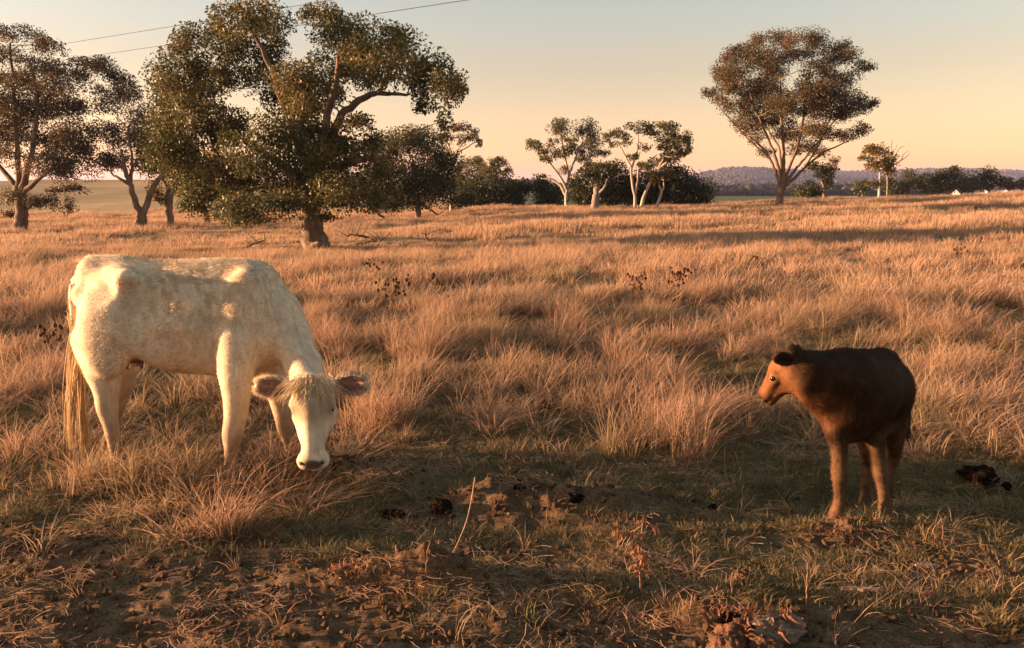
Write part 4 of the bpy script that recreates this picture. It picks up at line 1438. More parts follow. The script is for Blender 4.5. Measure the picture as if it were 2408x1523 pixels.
    def coat(p, nn):
        n1 = fbm(p[:, 0] * 1.0 + p[:, 1], p[:, 2], .10, 4, 2)
        c = np.repeat(cream[None], len(p), 0) * (.92 + .16 * n1)[:, None]
        low = np.clip(1 - sstep(.14, .66, p[:, 2] + (n1 - .5) * .2), 0, 1) * ((p[:, 1] > 4.45) | (p[:, 0] < -1.45))
        inhead = ((p - pol) @ a > -.02) & (np.abs((p - pol) @ w_) < .16) & (p[:, 1] < 4.55)
        low = np.where(inhead, 0, low)
        c = c + (dirty - c) * (low * .9)[:, None]
        c = c * (.80 + .40 * fbm(p[:, 0] + p[:, 1], p[:, 2] * .3 - p[:, 0] * .2, .022, 3, 14))[:, None]
        n2 = fbm(p[:, 0] * 1.3 + p[:, 1], p[:, 2] * 1.0, .045, 3, 8)
        lx = (p - O) @ e1
        curl = sstep(.45, .65, lx) * (1 - sstep(1.0, 1.3, lx)) * sstep(.85, 1.05, p[:, 2])
        c = c * (1 - .30 * curl * sstep(.42, .62, n2))[:, None] ** np.array((.8, 1, 1.3))
        d = (p - h(0, L - .005, .03)) @ H.T / np.array((.062, .034, .055))
        m_ = (1 - sstep(.8, 1.15, np.linalg.norm(d, axis=1)))
        c = c + (dark - c) * m_[:, None]
        for base, tip, E, Le in ears:
            q = (p - (base + E[0] * Le * .58)) @ E.T
            inn = (np.linalg.norm(q / np.array((Le * .43, .047, .06)), axis=1) < 1) & (nn @ E[2] > .1) & (q[:, 2] > -.03)
            c = np.where(inn[:, None], np.array((.30, .17, .125)) * (.7 + .6 * n1)[:, None], c)
        # whorl on the forehead and soft shade of longer hair round the eyes
        fh_ = np.linalg.norm((p - h(0, .12, .05)) @ H.T / np.array((.14, .14, .12)), axis=1)
        c = c * (1 - .5 * (1 - sstep(.6, 1.2, fh_)) * (.4 + n1))[:, None] ** np.array((.9, 1, 1.15))
        for wv, av, rad in ((-.105, .165, .045), (.105, .165, .045)):
            q = np.linalg.norm(p - h(wv, av, .02), axis=1)
            c = c * (1 - .35 * (1 - sstep(.4 * rad, rad, q)))[:, None]
        return c
    attr_col(me, 'coat', coat(V, N))
    mobj('body', me, M_cow, root)

    def flow(p, nn):
        f = np.tile(-e1 * .8 + np.array((0, 0, -.75)), (len(p), 1))
        q = p - pol
        inhead = (q @ a > -.03) & (np.abs(q @ w_) < .15) & (p[:, 1] < 4.55)
        wh = h(0, .215, .09)
        rad = p - wh
        f = np.where(inhead[:, None], a * .4 + rad * 6, f)
        for base, tip, E, Le in ears:
            q = (p - base) @ E.T
            m_ = (q[:, 0] > .02) & (q[:, 0] < Le + .03) & (np.abs(q[:, 1]) < .08) & (np.abs(q[:, 2]) < .05)
            f = np.where(m_[:, None], E[0] * .8 + E[1] * np.sign(q[:, 1])[:, None] * .8, f)
        return f

    def length(p, nn):
        l = np.full(len(p), .0135)
        l = np.where(p[:, 2] < .6, .010, l)
        l = np.where(p[:, 2] > 1.18, .022, l)
        inhead = ((p - pol) @ a > .22) & (p[:, 1] < 4.5)
        l = np.where(inhead, .007, l)
        for base, tip, E, Le in ears:
            q = (p - base) @ E.T
            rim = (q[:, 0] > .04) & (q[:, 0] < Le + .03) & (np.abs(q[:, 1]) < .08) & (np.abs(q[:, 2]) < .05)
            l = np.where(rim, .034, l)
        return l
    nomuz = lambda c, nn: ((np.linalg.norm((c - h(0, L - .005, .03)) @ H.T / np.array((.066, .036, .06)), axis=1) > 1) * .9 + .02) * np.where((np.linalg.norm(c - h(-.112, .163, .018), axis=1) < .03) | (np.linalg.norm(c - h(.112, .163, .018), axis=1) < .03), .1, 1)
    fm = fur_mesh('coat_hair', V - org, N, Q4, 150000, lambda p, n: length(p + org, n), lambda p, n: flow(p + org, n), .0036, lambda p, n: coat(p + org, n) * 1.32, 5, .30, lambda c, n: nomuz(c + org, n))
    tag(mobj('coat_hair', fm, M_cowfur, root), kind='stuff')
    # forelock, mane tufts, ear fringe
    r = np.random.default_rng(4)
    st, en, bw = [], [], []
    for i in range(420):
        wv = r.normal(0, .048)
        s0 = h(wv, r.uniform(-.035, .05), .070 - abs(wv) * .2)
        st.append(s0)
        Ls = r.uniform(.05, .12)
        en.append(s0 + a * Ls + w_ * (wv * .8 + r.normal(0, .02)) + n_ * r.uniform(.0, .022))
        bw.append(n_ * .02)
    for i in range(260):                                            # hair standing along the crest of the neck and back
        t = r.random()
        xx = r.uniform(.02, 1.25)
        s0 = B(xx, r.normal(0, .03), 1.275 + .02 * math.sin(xx * 5))
        st.append(s0)
        en.append(s0 + np.array((r.normal(-.012, .01), r.normal(0, .01), r.uniform(.012, .035))))
        bw.append(np.zeros(3))
    Vs, Fs = strands(np.array(st), np.array(en), np.array(bw), .0045, r)
    fm = mesh_np('forelock', Vs - org, Fs)
    attr_col(fm, 'coat', np.repeat((np.array((.74, .62, .42)) * (.75 + .4 * r.random((len(st), 1)))), 14, axis=0))
    tag(mobj('forelock', fm, M_cowfur, root), kind='stuff')
    # tail with its brush of long hair
    tl = [P(196, 648, 4.84), P(176, 664, 4.83), P(172, 700, 4.82), P(177, 760, 4.82), P(186, 830, 4.83), P(192, 880, 4.84)]
    mb = MB()
    tt = np.linspace(0, 5, 22)
    tp = np.stack([np.interp(tt, range(6), [q[i] for q in tl]) for i in range(3)], -1)
    mb.tube(tp - org, np.linspace(.036, .014, 22), 10)
    tm = mb.mesh('tail')
    attr_col(tm, 'coat', np.tile(cream * .97, (len(tm.vertices), 1)))
    tail = mobj('tail', tm, M_cow, root)
    st, en, bw = [], [], []
    for i in range(900):
        s = r.random() ** .6
        s0 = tp[0] + 0
        j = s * 21
        s0 = np.array([np.interp(j, np.arange(22), tp[:, q]) for q in range(3)]) + r.normal(0, .012, 3)
        if s < .55:
            e_ = s0 + np.array((r.normal(-.01, .012), r.normal(0, .012), -r.uniform(.03, .07)))
            b_ = np.zeros(3)
        else:
            lock = r.integers(0, 3)
            ex, ey = ((206, 1075), (172, 1050), (186, 990))[lock]
            e_ = P(ex + r.normal(0, 4), ey + r.normal(-20, 40), 4.93) + r.normal(0, .012, 3)
            b_ = np.array(((-.03, 0, .0), (-.05, 0, .02), (.02, 0, 0))[lock]) + r.normal(0, .012, 3)
        st.append(s0)
        en.append(e_)
        bw.append(b_)
    Vs, Fs = strands(np.array(st), np.array(en), np.array(bw), .005, r, 8)
    bm_ = mesh_np('tail_hair', Vs - org, Fs)
    attr_col(bm_, 'coat', np.repeat(np.array((.62, .46, .28)) * (.7 + .5 * r.random((len(st), 1))), 18, axis=0))
    tag(mobj('tail_hair', bm_, M_cowfur, tail), kind='stuff')
    for sg in (-1, 1):
        blob('eye', h(sg * .106, .165, .006), (.014, .018, .016), H, M_eye, root, org, 12, 8)
        blob('nostril', h(sg * .055, L - .012, .046), (.011, .010, .012), H, M_eye, root, org, 10, 6)
    blob('udder', B(.38, -.02, .715), (.08, .085, .05), A, M_udder, root, org)
    for (x, y) in ((.37, -.07), (.46, -.06), (.38, .05), (.47, .05)):
        mb = MB()
        mb.tube(np.array([B(x - .02, y, .70), B(x - .02, y, .665), B(x - .02, y, .640)]) - org, [.012, .011, .008], 8)
        mobj('teat', mb.mesh('teat'), M_udder, root)
    for (p_, _), w2 in ((nh[-1], .095), (fh[-1], .095), (nf[-1], .10), (ff[-1], .10)):
        z = float(height(p_[0], p_[1]))
        hoof(np.array((p_[0], p_[1], z - .01)), e1 + .15 * np.array((0, -1, 0)), w2 * .62, max(.03, p_[2] - z), root, org)
    return root


def do_calf():
    c = lambda cx, cy, Y: P(1725.7 + .3236 * cx, 770.4 + .3236 * cy, Y)
    K = .3236 * 4.1 / FPX
    S = Sculpt((1.1, 3.75, -.25), (2.35, 4.85, 1.0), .0058)
    hd = nrm(np.array((-.72, -.69, 0)))
    lf = np.array((hd[1], -hd[0], 0))          # towards the right of the picture
    A = np.array((hd, lf, (0, 0, 1.)))
    S.ell(c(850, 500, 4.17), (.19, .165, .215), A, .05)        # chest
    S.ell(c(960, 470, 4.30), (.25, .170, .205), A, .09)        # barrel
    S.ell(c(1085, 440, 4.50), (.18, .135, .165), A, .09)       # rump
    S.cone(c(900, 470, 4.26), c(1085, 440, 4.48), .165, .135, .08)
    S.cone(c(720, 270, 4.17), c(1055, 260, 4.53), .055, .06, .10)
    S.ell(c(1075, 225, 4.52), (.07, .075, .05), A, .05)
    S.ell(c(1175, 560, 4.50), (.12, .055, .15), A, .09)        # near thigh
    S.ell(c(1000, 640, 4.20), (.075, .060, .13), A, .08)       # near shoulder and upper arm
    S.ell(c(790, 640, 4.10), (.08, .09, .14), A, .08)
    S.ell(c(840, 720, 4.12), (.08, .085, .055), A, .05)        # brisket
    S.cone(c(1020, 760, 4.34), c(1120, 700, 4.5), .05, .05, .06)
    S.cone(c(940, 250, 4.16), c(965, 520, 4.12), .030, .036, .05)          # edge of the shoulder blade
    S.cone(c(965, 520, 4.12), c(930, 650, 4.10), .036, .045, .05)
    S.ell(c(1125, 300, 4.42), (.035, .035, .03), A, .05)                    # hip bone
    S.ell(c(1100, 520, 4.28), (.09, .05, .10), A, .06, sub=True)            # hollow before the thigh
    S.ell(c(700, 640, 3.92), (.05, .04, .05), A, .05, sub=True)
    # legs
    la = [(c(740, 740, 4.06), 0.0546), (c(762, 850, 4.05), 0.0440), (c(768, 960, 4.03), 0.0361), (c(768, 1070, 4.01), 0.0370), (c(768, 1150, 4.01), 0.0273), (c(766, 1260, 4.01), 0.0255), (c(752, 1330, 3.99), 0.0317), (c(738, 1372, 3.975), 0.0299)]
    lb = [(c(1010, 700, 4.17), 0.0546), (c(1030, 850, 4.15), 0.0458), (c(1045, 960, 4.12), 0.0370), (c(1062, 1060, 4.09), 0.0361), (c(1078, 1150, 4.07), 0.0273), (c(1092, 1250, 4.05), 0.0273), (c(1104, 1320, 4.03), 0.0334), (c(1112, 1362, 4.01), 0.0317)]
    lc = [(c(960, 760, 4.45), 0.0616), (c(965, 860, 4.44), 0.0440), (c(985, 960, 4.47), 0.0317), (c(975, 1010, 4.48), 0.0317), (c(962, 1120, 4.45), 0.0238), (c(955, 1220, 4.42), 0.0238), (c(950, 1290, 4.40), 0.0299), (c(943, 1322, 4.39), 0.0282)]
    ld = [(c(1160, 700, 4.52), 0.0748), (c(1165, 820, 4.53), 0.0510), (c(1172, 900, 4.57), 0.0352), (c(1160, 950, 4.58), 0.0334), (c(1138, 1050, 4.56), 0.0255), (c(1132, 1170, 4.52), 0.0246), (c(1132, 1260, 4.50), 0.0299), (c(1136, 1300, 4.48), 0.0282)]
    for leg in (la, lb, lc, ld):
        S.chain(leg, .022)
    S.cone(c(1185, 880, 4.60), c(1190, 915, 4.61), .016, .020, .02)
    # neck
    S.cone(c(790, 400, 4.16), c(650, 380, 4.10), .172, .142, .05)
    S.cone(c(650, 380, 4.10), c(520, 330, 4.07), .138, .108, .04)
    S.cone(c(520, 330, 4.07), c(440, 300, 4.08), .108, .085, .04)
    S.cone(c(700, 560, 4.10), c(560, 470, 4.08), .085, .06, .05)
    # head, profile to the left and a touch away from the camera
    pol, muz = c(400, 165, 4.09), c(192, 488, 4.19)
    a = nrm(muz - pol)
    L = np.linalg.norm(muz - pol)
    w_ = np.array((.42, .90, .05))
    w_ = nrm(w_ - a * (w_ @ a))                 # away from the camera
    n_ = np.cross(a, w_)
    if n_[0] > 0:
        n_ = -n_
    H = np.array((w_, a, n_))

    def h(wv, av, nv):
        return pol + w_ * wv + a * av + n_ * nv
    S.ell(h(0, .055, -.035), (.062, .062, .060), H, .03)
    S.ell(h(0, .105, -.036), (.071, .080, .074), H, .03)
    S.cone(h(0, .12, -.022), h(0, L - .045, -.026), .060, .046, .03)
    S.cone(h(0, .14, -.082), h(0, L - .035, -.048), .054, .038, .03)
    S.ell(h(0, .13, -.092), (.056, .070, .050), H, .03)
    S.ell(h(0, L - .022, -.024), (.056, .034, .045), H, .016)
    S.ell(h(0, L - .016, -.064), (.040, .032, .024), H, .012)
    S.ell(h(0, .0, -.02), (.045, .035, .035), H, .03)
    for sg in (-1, 1):
        S.ell(h(sg * .060, .142, -.004), (.022, .030, .024), H, .016)
        S.ell(h(sg * .080, .148, -.008), (.012, .015, .013), H, .006, sub=True)
        S.ell(h(sg * .036, L - .004, -.006), (.010, .009, .012), H, .007, sub=True)
        S.cone(h(sg * .03, L + .006, -.044), h(sg * .050, L - .080, -.056), .006, .004, .006, sub=True)
        S.cone(h(sg * .060, .16, -.02), h(sg * .040, L - .06, -.015), .016, .012, .03)
    ears = []
    for base, tip, f in ((c(440, 262, 4.05), c(302, 198, 3.985), (-.35, -1, -.35)), (c(420, 205, 4.16), c(470, 165, 4.26), (-.8, .3, 0))):
        ax = nrm(tip - base)
        f = np.asarray(f, float)
        f = nrm(f - ax * (f @ ax))
        u = np.cross(ax, f)
        E = np.array((ax, u, f))
        Le = np.linalg.norm(tip - base)
        S.cone(base - ax * .03, base + ax * .035, .024, .026, .015)
        S.ell(base + ax * Le * .55, (Le * .52, .046, .017), E, .012)
        S.ell(base + ax * Le * .60 + f * .016, (Le * .42, .031, .014), E, .006, sub=True)
        ears.append((base, tip, E, Le))
    V, Q4 = S.mesh()
    org = np.array((1.85, 4.2, 0.0))
    root = empty('calf', tuple(org), 'brown calf standing on the right, head turned left toward the cow', 'calf')
    me = mesh_np('body', V - org, Q4, True)
    N = vert_normals(me)
    br, leg, rust = np.array((.038, .021, .011)), np.array((.125, .074, .042)), np.array((.185, .085, .037))

    def coat(p, nn):
        n1 = fbm(p[:, 0] + p[:, 1], p[:, 2], .07, 4, 3)
        cc = np.repeat(br[None], len(p), 0) * (.8 + .4 * n1)[:, None]
        lo = (1 - sstep(.22, .50, p[:, 2]))[:, None]
        cc = cc + (leg - cc) * lo * .8
        cc = cc * (.55 + .90 * fbm(p[:, 0] + p[:, 1] * .8, p[:, 2] * .35, .016, 3, 6))[:, None]
        hm = (1 - sstep(.10, .17, np.linalg.norm((p - h(0, .15, -.05)), axis=1)))[:, None]
        cc = cc + (rust * (.7 + .6 * n1)[:, None] - cc) * hm
        ch = (1 - sstep(.07, .17, np.linalg.norm(p - c(640, 560, 4.06), axis=1)))[:, None]
        cc = cc + (rust - cc) * ch * .5
        mz = (1 - sstep(.7, 1.1, np.linalg.norm((p - h(0, L + .008, -.01)) @ H.T / np.array((.05, .016, .032)), axis=1)))[:, None]
        cc = cc + (np.array((.30, .18, .13)) - cc) * mz
        er = (1 - sstep(.018, .034, np.linalg.norm(p - h(-.078, .148, -.008), axis=1)))[:, None]
        cc = cc + (np.array((.26, .15, .085)) - cc) * er * .5
        cp = (1 - sstep(.02, .04, np.linalg.norm(p - h(-.06, .17, -.06), axis=1)))[:, None]
        for base, tip, E, Le in ears:
            q = (p - (base + E[0] * Le * .58)) @ E.T
            inn = (np.linalg.norm(q / np.array((Le * .44, .036, .04)), axis=1) < 1) & (nn @ E[2] > .1)
            cc = np.where(inn[:, None], np.array((.045, .030, .026)), cc)
        return cc * (1 - .25 * cp)
    attr_col(me, 'coat', coat(V, N))
    mobj('body', me, M_calf, root)

    def flow(p, nn):
        f = np.tile(-hd * .6 + np.array((0, 0, -.8)), (len(p), 1))
        inh = np.linalg.norm(p - h(0, .12, -.05), axis=1) < .15
        return np.where(inh[:, None], -a, f)
    ln = lambda p, nn: np.where(np.linalg.norm(p - h(0, .14, -.05), axis=1) < .16, .008, .021)
    msk = lambda q, nn: np.where(np.linalg.norm(q - h(-.078, .148, -.008), axis=1) < .02, .02, 1) * np.where(np.linalg.norm((q - h(0, L + .008, -.01)), axis=1) < .03, .1, 1)
    fm = fur_mesh('coat_hair', V - org, N, Q4, 90000, lambda p, n: ln(p + org, n), lambda p, n: flow(p + org, n), .0026, lambda p, n: coat(p + org, n) * 1.65, 6, .42, lambda q, n: msk(q + org, n), lo=.7)
    tag(mobj('coat_hair', fm, M_calffur, root), kind='stuff')
    for sg in (-1, 1):
        blob('eye', h(sg * .0730, .149, -.008), (.013, .0170, .0150), H, M_eye, root, org)
        blob('nostril', h(sg * .034, L - .004, -.007), (.008, .007, .008), H, M_eye, root, org, 10, 6)
    r = np.random.default_rng(8)
    mb = MB()
    tl = np.array([c(1215, 300, 4.66), c(1262, 380, 4.70), c(1272, 500, 4.70), c(1268, 620, 4.69), c(1262, 760, 4.68)])
    tt = np.linspace(0, 4, 16)
    tp = np.stack([np.interp(tt, range(5), tl[:, i]) for i in range(3)], -1)
    mb.tube(tp - org, np.linspace(.022, .012, 16), 8)
    tm = mb.mesh('tail')
    attr_col(tm, 'coat', np.tile(br, (len(tm.vertices), 1)))
    tail = mobj('tail', tm, M_calf, root)
    n = 160
    s0 = tp[r.integers(9, 16, n)] + r.normal(0, .006, (n, 3))
    Vs, Fs = strands(s0, s0 + np.array((0, 0, -.08)) + r.normal(0, .012, (n, 3)), np.zeros((n, 3)), .004, r)
    bm_ = mesh_np('tail_hair', Vs - org, Fs)
    attr_col(bm_, 'coat', np.tile(br * .9, (len(Vs), 1)))
    tag(mobj('tail_hair', bm_, M_calffur, tail), kind='stuff')
    for lg in (la, lb, lc, ld):
        p_ = lg[-1][0]
        z = float(height(p_[0], p_[1]))
        print('CALF HOOF', [round(float(v), 3) for v in p_], round(z, 3))
        hoof(np.array((p_[0], p_[1], z - .008)), hd, .046, max(.022, p_[2] - z + .005), root, org)


do_cow()
do_calf()
# ------------------------------------------------------------------ things lying and growing in the paddock
M_dung = plain('dark_cattle_dung', (.016, .010, .007), .95, .03, 40, .6, .9, .02)
M_clod = plain('reddish_brown_clod', (.13, .070, .042), .95, .1, 35, .5, .9, .02)
M_rot = plain('rotten_greyish_wood', (.20, .155, .12), .95, .1, 22, .55, .9, .02)
M_chip = plain('pale_broken_wood', (.40, .27, .18), .8, .2, 30, .4, .5, .006)
M_leafy = plain('pale_dry_leaf', (.34, .30, .16), .7)
M_thistle = plain('brown_seed_head', (.085, .040, .024), .9, .1, 60)
M_stem = plain('dry_brown_stem', (.24, .145, .085), .85, .1, 60)
M_crisp = NT('crisp_orange_brown_leaf')
M_crisp = M_crisp.done(M_crisp.leafy(M_crisp.ramp(M_crisp.noise(40, 4), [(.3, (.14, .065, .035)), (.7, (.34, .17, .10))]), .4))
M_wire = plain('dull_grey_wire', (.035, .035, .037), .6, .1)


def lump(name, label, cat, px, py, rpx, hpx, mat, seed, n=1, group=None, flat=.55, warp=.35, parts=None):
    g = ground_pt(px, py)
    # settle on the real ground
    for _ in range(4):
        z = float(height(g[0], g[1]))
        ang = PITCH + math.atan((py - 761.5) / FPX)
        Y = (CAM_H - z) / math.tan(ang)
        g = P(px, py, Y)
    mpp = g[1] / FPX
    r = np.random.default_rng(seed)
    org = np.array((g[0], g[1], z))
    th, ph = np.meshgrid(np.linspace(0, 2 * math.pi, 36, endpoint=False), np.linspace(0, math.pi, 19)[1:-1])
    d = np.stack([np.cos(th) * np.sin(ph), np.sin(th) * np.sin(ph), np.cos(ph)], -1).reshape(-1, 3)
    d = np.vstack([d, [[0, 0, 1], [0, 0, -1]]])
    k, m_ = 17, 36
    i, j = np.meshgrid(np.arange(k - 1), np.arange(m_), indexing='ij')
    F = np.stack([i * m_ + j, (i + 1) * m_ + j, (i + 1) * m_ + (j + 1) % m_, i * m_ + (j + 1) % m_], -1).reshape(-1, 4).tolist()
    e = k * m_
    F += [[q, (q + 1) % m_, e] for q in range(m_)] + [[(k - 1) * m_ + (q + 1) % m_, (k - 1) * m_ + q, e + 1] for q in range(m_)]
    f = 1 + warp * 2 * (fbm(d[:, 0] + seed * 3.1 + d[:, 2] * .7, d[:, 1] + d[:, 2], .55, 4, seed) - .5) + warp * .7 * (fbm(d[:, 0] + d[:, 2], d[:, 1] - d[:, 2], .16, 3, seed + 1) - .5)
    V = d * f[:, None] * np.array((rpx * mpp, rpx * mpp * .75, hpx * mpp))
    V[:, 2] += hpx * mpp * .35
    me = bpy.data.meshes.new(name)
    me.from_pydata(V.tolist(), [], F)
    o = mobj(name, me, mat)
    o.location = tuple(org)
    return tag(o, label, cat, group)


def ribbon_leaf(mb, p0, p1, wid, r, curl=.3):
    p0, p1 = np.asarray(p0), np.asarray(p1)
    d = p1 - p0
    s_ = nrm(np.cross(d, r.normal(size=3)))
    t = np.linspace(0, 1, 6)
    n_ = nrm(np.cross(d, s_))
    L = np.linalg.norm(d)
    ctr = p0 + d * t[:, None] + n_ * (np.sin(t * 3.1) * curl * L)[:, None] + r.normal(0, .03 * L, (6, 3))
    w_ = wid * np.sin(np.clip(t * .9 + .08, 0, 1) * math.pi)[:, None] * (1 + .5 * r.normal(0, .5, (6, 1)))
    V = np.stack([ctr - s_ * w_, ctr + n_ * w_ * .4, ctr + s_ * w_], 1).reshape(-1, 3)
    F = []
    for i in range(5):
        F += [(i * 3, i * 3 + 1, i * 3 + 4, i * 3 + 3), (i * 3 + 1, i * 3 + 2, i * 3 + 5, i * 3 + 4)]
    mb.add(V, F)


def settle(px, py):
    g = ground_pt(px, py)
    for _ in range(4):
        z = float(height(g[0], g[1]))
        g = P(px, py, (CAM_H - z) / math.tan(PITCH + math.atan((py - 761.5) / FPX)))
    return np.array((g[0], g[1], z))


def thistle(px, py, hpx, spread, seed, label, D=None, heads=14, wide=1.0):
    """dead thistle: branching stems that end in dark seed heads"""
    r = np.random.default_rng(seed)
    Y = D or hit(px, py, 6, 60)
    b = P(px, py, Y)
    b[2] = float(height(b[0], Y))
    mpp = Y / FPX
    H_ = hpx * mpp
    root = empty('dead_thistle', tuple(b), label, 'thistle', 'dead thistles standing in the long grass')
    ms, tips = MB(), []
    main = np.array([(0, 0, 0), (r.normal(0, .02), 0, H_ * .35), (r.normal(0, .04), 0, H_ * .7), (r.normal(0, .05), 0, H_)])
    ms.tube(main, [.006, .005, .004, .003], 5)
    tips.append(main[-1])
    for i in range(heads):
        t = .45 + .5 * r.random()
        s0 = np.array([np.interp(t * 3, range(4), main[:, q]) for q in range(3)])
        a = r.random() * 6.28
        L = spread * mpp * (.4 + .7 * r.random())
        e_ = s0 + np.array((math.cos(a) * L, math.sin(a) * L, L * r.uniform(.3, 1.1)))
        ms.tube(bez(s0, e_, 4, up=-.1, r=r), [.003, .0026, .002, .0018], 4, cap=False)
        tips.append(e_)
    mobj('stem', ms.mesh('stem'), M_stem, root)
    src = None
    for i, t in enumerate(tips):
        if src is None:
            src = blob('seed_head', (0, 0, 0), (.013, .013, .015), None, M_thistle, root, (0, 0, 0), 8, 5, .3, seed)
            o = src
        else:
            o = src.copy()
            link(o)
            o.parent = root
        o.location = tuple(t)
        k = r.uniform(.9, 1.6) * wide
        o.scale = (k, k, k)


def do_details():
    D = [(2305, 1124, 42, 18, 'large black dung pat on the grazed turf right of the calf', 0), (2368, 1146, 9, 8, 'small black dung lump just right of the large black pat', 1),
         (1040, 1199, 24, 17, 'round dark dung pat left of the curved pale stalk', 2), (1394, 1192, 23, 13, 'blackest dung lump of the pair on the low mound near the centre', 3),
         (1352, 1174, 20, 10, 'brownish dung lump of the pair on the low mound near the centre', 4), (925, 1216, 30, 12, 'flat dark dung pat below and right of the cow muzzle', 5),
         (1676, 1194, 9, 6, 'tiny dark dropping on the turf between thistle and calf', 6), (1222, 1150, 16, 7, 'small dark lump under the reddish clod near the centre', 7)]
    for px, py, rx, rh, lab, i in D:
        lump('dung_pat', lab, 'dung', px, py, rx * 1.12, rh * 1.25, M_dung, 3 + i, warp=.45, group='cattle dung on the turf')
    lump('earth_clod', 'reddish brown clod catching the sun above the low central mound', 'clod', 1208, 1114, 26, 16, M_clod, 31, warp=.5, group='loose clods')
    lump('earth_clod', 'upright clod with a sunlit left face, above the rotten stump', 'clod', 1742, 1368, 26, 24, M_clod, 32, warp=.5, group='loose clods')
    lump('earth_clod', 'dark clod at the right end of the sunlit soil ridge', 'clod', 1040, 1352, 34, 20, M_clod, 33, warp=.45, group='loose clods')
    lump('earth_clod', 'tiny clod on the bare soil near the left edge of the picture', 'clod', 40, 1326, 8, 6, M_chip, 34, warp=.3, group='loose clods')
    # rotten stump in the lower right
    g = settle(1812, 1490)
    root = empty('rotten_stump', tuple(g), 'rotten grey stump with rough brown crumbling side, at the bottom edge', 'stump')
    r = np.random.default_rng(9)
    mpp = g[1] / FPX
    for nm, dx, dy, rx, ry, rz, mat, sd in (('wood', 0, 0, 74, 64, 40, M_rot, 1), ('wood', 34, .03, 56, 46, 32, M_rot, 2), ('crumbling_bark', -88, -.02, 50, 44, 36, M_clod, 3), ('crumbling_bark', -128, -.10, 48, 40, 24, M_clod, 4),
                                             ('crumbling_bark', -40, -.10, 38, 34, 28, M_clod, 6), ('hollow', -108, .02, 34, 20, 14, M_dung, 5)):
        th, ph = np.meshgrid(np.linspace(0, 2 * math.pi, 48, endpoint=False), np.linspace(0, math.pi, 25)[1:-1])
        d = np.stack([np.cos(th) * np.sin(ph), np.sin(th) * np.sin(ph), np.cos(ph)], -1).reshape(-1, 3)
        f = 1 + .8 * (fbm(d[:, 0] + sd * 5 + d[:, 2], d[:, 1] + d[:, 2], .5, 5, sd) - .5) + .55 * (fbm(d[:, 0] * 2 + d[:, 2], d[:, 1] * .8 - d[:, 2], .16, 4, sd) - .5)
        V = d * f[:, None] * np.array((rx, ry, rz)) * mpp + np.array((dx * mpp, dy, rz * mpp * .2 + (.05 if nm == 'hollow' else 0)))
        k, m_ = 23, 48
        i, j = np.meshgrid(np.arange(k - 1), np.arange(m_), indexing='ij')
        F = np.stack([i * m_ + j, (i + 1) * m_ + j, (i + 1) * m_ + (j + 1) % m_, i * m_ + (j + 1) % m_], -1).reshape(-1, 4).tolist()
        F.append(list(range(m_ - 1, -1, -1))[::-1])
        me = bpy.data.meshes.new(nm)
        me.from_pydata(V.tolist(), [], F)
        me.polygons.foreach_set('use_smooth', np.ones(len(me.polygons), bool))
        mobj(nm, me, mat, root)
    mb = MB()
    for i in range(150):                                             # dry shreds curling off it
        a = np.array((r.uniform(-150, 60) * mpp, r.uniform(-.08, .10), r.uniform(.02, .08)))
        ribbon_leaf(mb, a, a + np.array((r.normal(0, .03), r.normal(0, .03), r.uniform(.0, .06))), r.uniform(.002, .006), r)
    tag(mobj('dry_shreds', mb.mesh('dry_shreds', False), M_crisp, root), kind='stuff')
    # chips of wood
    for i, (px, py, L_, a, mat, lab, cat) in enumerate([
        (2025, 1393, .165, -.08, M_chip, 'larger splintered wood chip lying right of the rotten stump', 'wood chip'),
        (2180, 1337, .11, -.03, M_chip, 'slim bright wood chip on the litter at the lower right', 'wood chip'),
        (2032, 1303, .085, .03, M_leafy, 'pale yellowish fallen leaf on the turf below the calf', 'leaf')]):
        g = settle(px, py)
        r = np.random.default_rng(i + 70)
        n = 9
        t = np.linspace(-.5, .5, n)
        w_ = .014 * (1 - .5 * np.abs(t) * 2) * (1 + .4 * r.normal(0, .5, n))
        V, F = [], []
        for k in range(n):
            y_ = r.normal(0, .002)
            for sy, sz in ((-1, 0), (-.6, 1), (.7, 1), (1, 0)):
                V.append((t[k] * L_, y_ + sy * w_[k], sz * (.012 if mat is M_chip else .004) + r.normal(0, .0012)))
        for k in range(n - 1):
            for q in range(4):
                F.append((k * 4 + q, k * 4 + (q + 1) % 4, k * 4 + 4 + (q + 1) % 4, k * 4 + 4 + q))
        F += [(3, 2, 1, 0), tuple((n - 1) * 4 + q for q in range(4))]
        me = bpy.data.meshes.new('wood_chip')
        me.from_pydata(V, [], F)
        o = mobj('wood_chip' if mat is M_chip else 'fallen_leaf', me, mat)
        o.location = (g[0], g[1], g[2] + .012)
        o.rotation_euler = (0, 0, a)
        tag(o, lab, cat)
    # curved pale stalk
    g = settle(1062, 1302)
    pts = [g - np.array((0, 0, .01))] + [P(x, y, g[1] - .02) for x, y in ((1082, 1265), (1099, 1222), (1110, 1170), (1117, 1122))]
    mb = MB()
    tt = np.linspace(0, 4, 18)
    q = np.stack([np.interp(tt, range(5), [p[i] for p in pts]) for i in range(3)], -1)
    for _ in range(3):
        q[1:-1] = (q[:-2] + 2 * q[1:-1] + q[2:]) / 4
    mb.tube(q - g, np.linspace(.0024, .0032, 18), 7)
    o = mobj('dry_stalk', mb.mesh('dry_stalk'), M_chip)
    o.location = tuple(g)
    tag(o, 'single tall curved dry stalk rising from the turf left of centre', 'stalk')
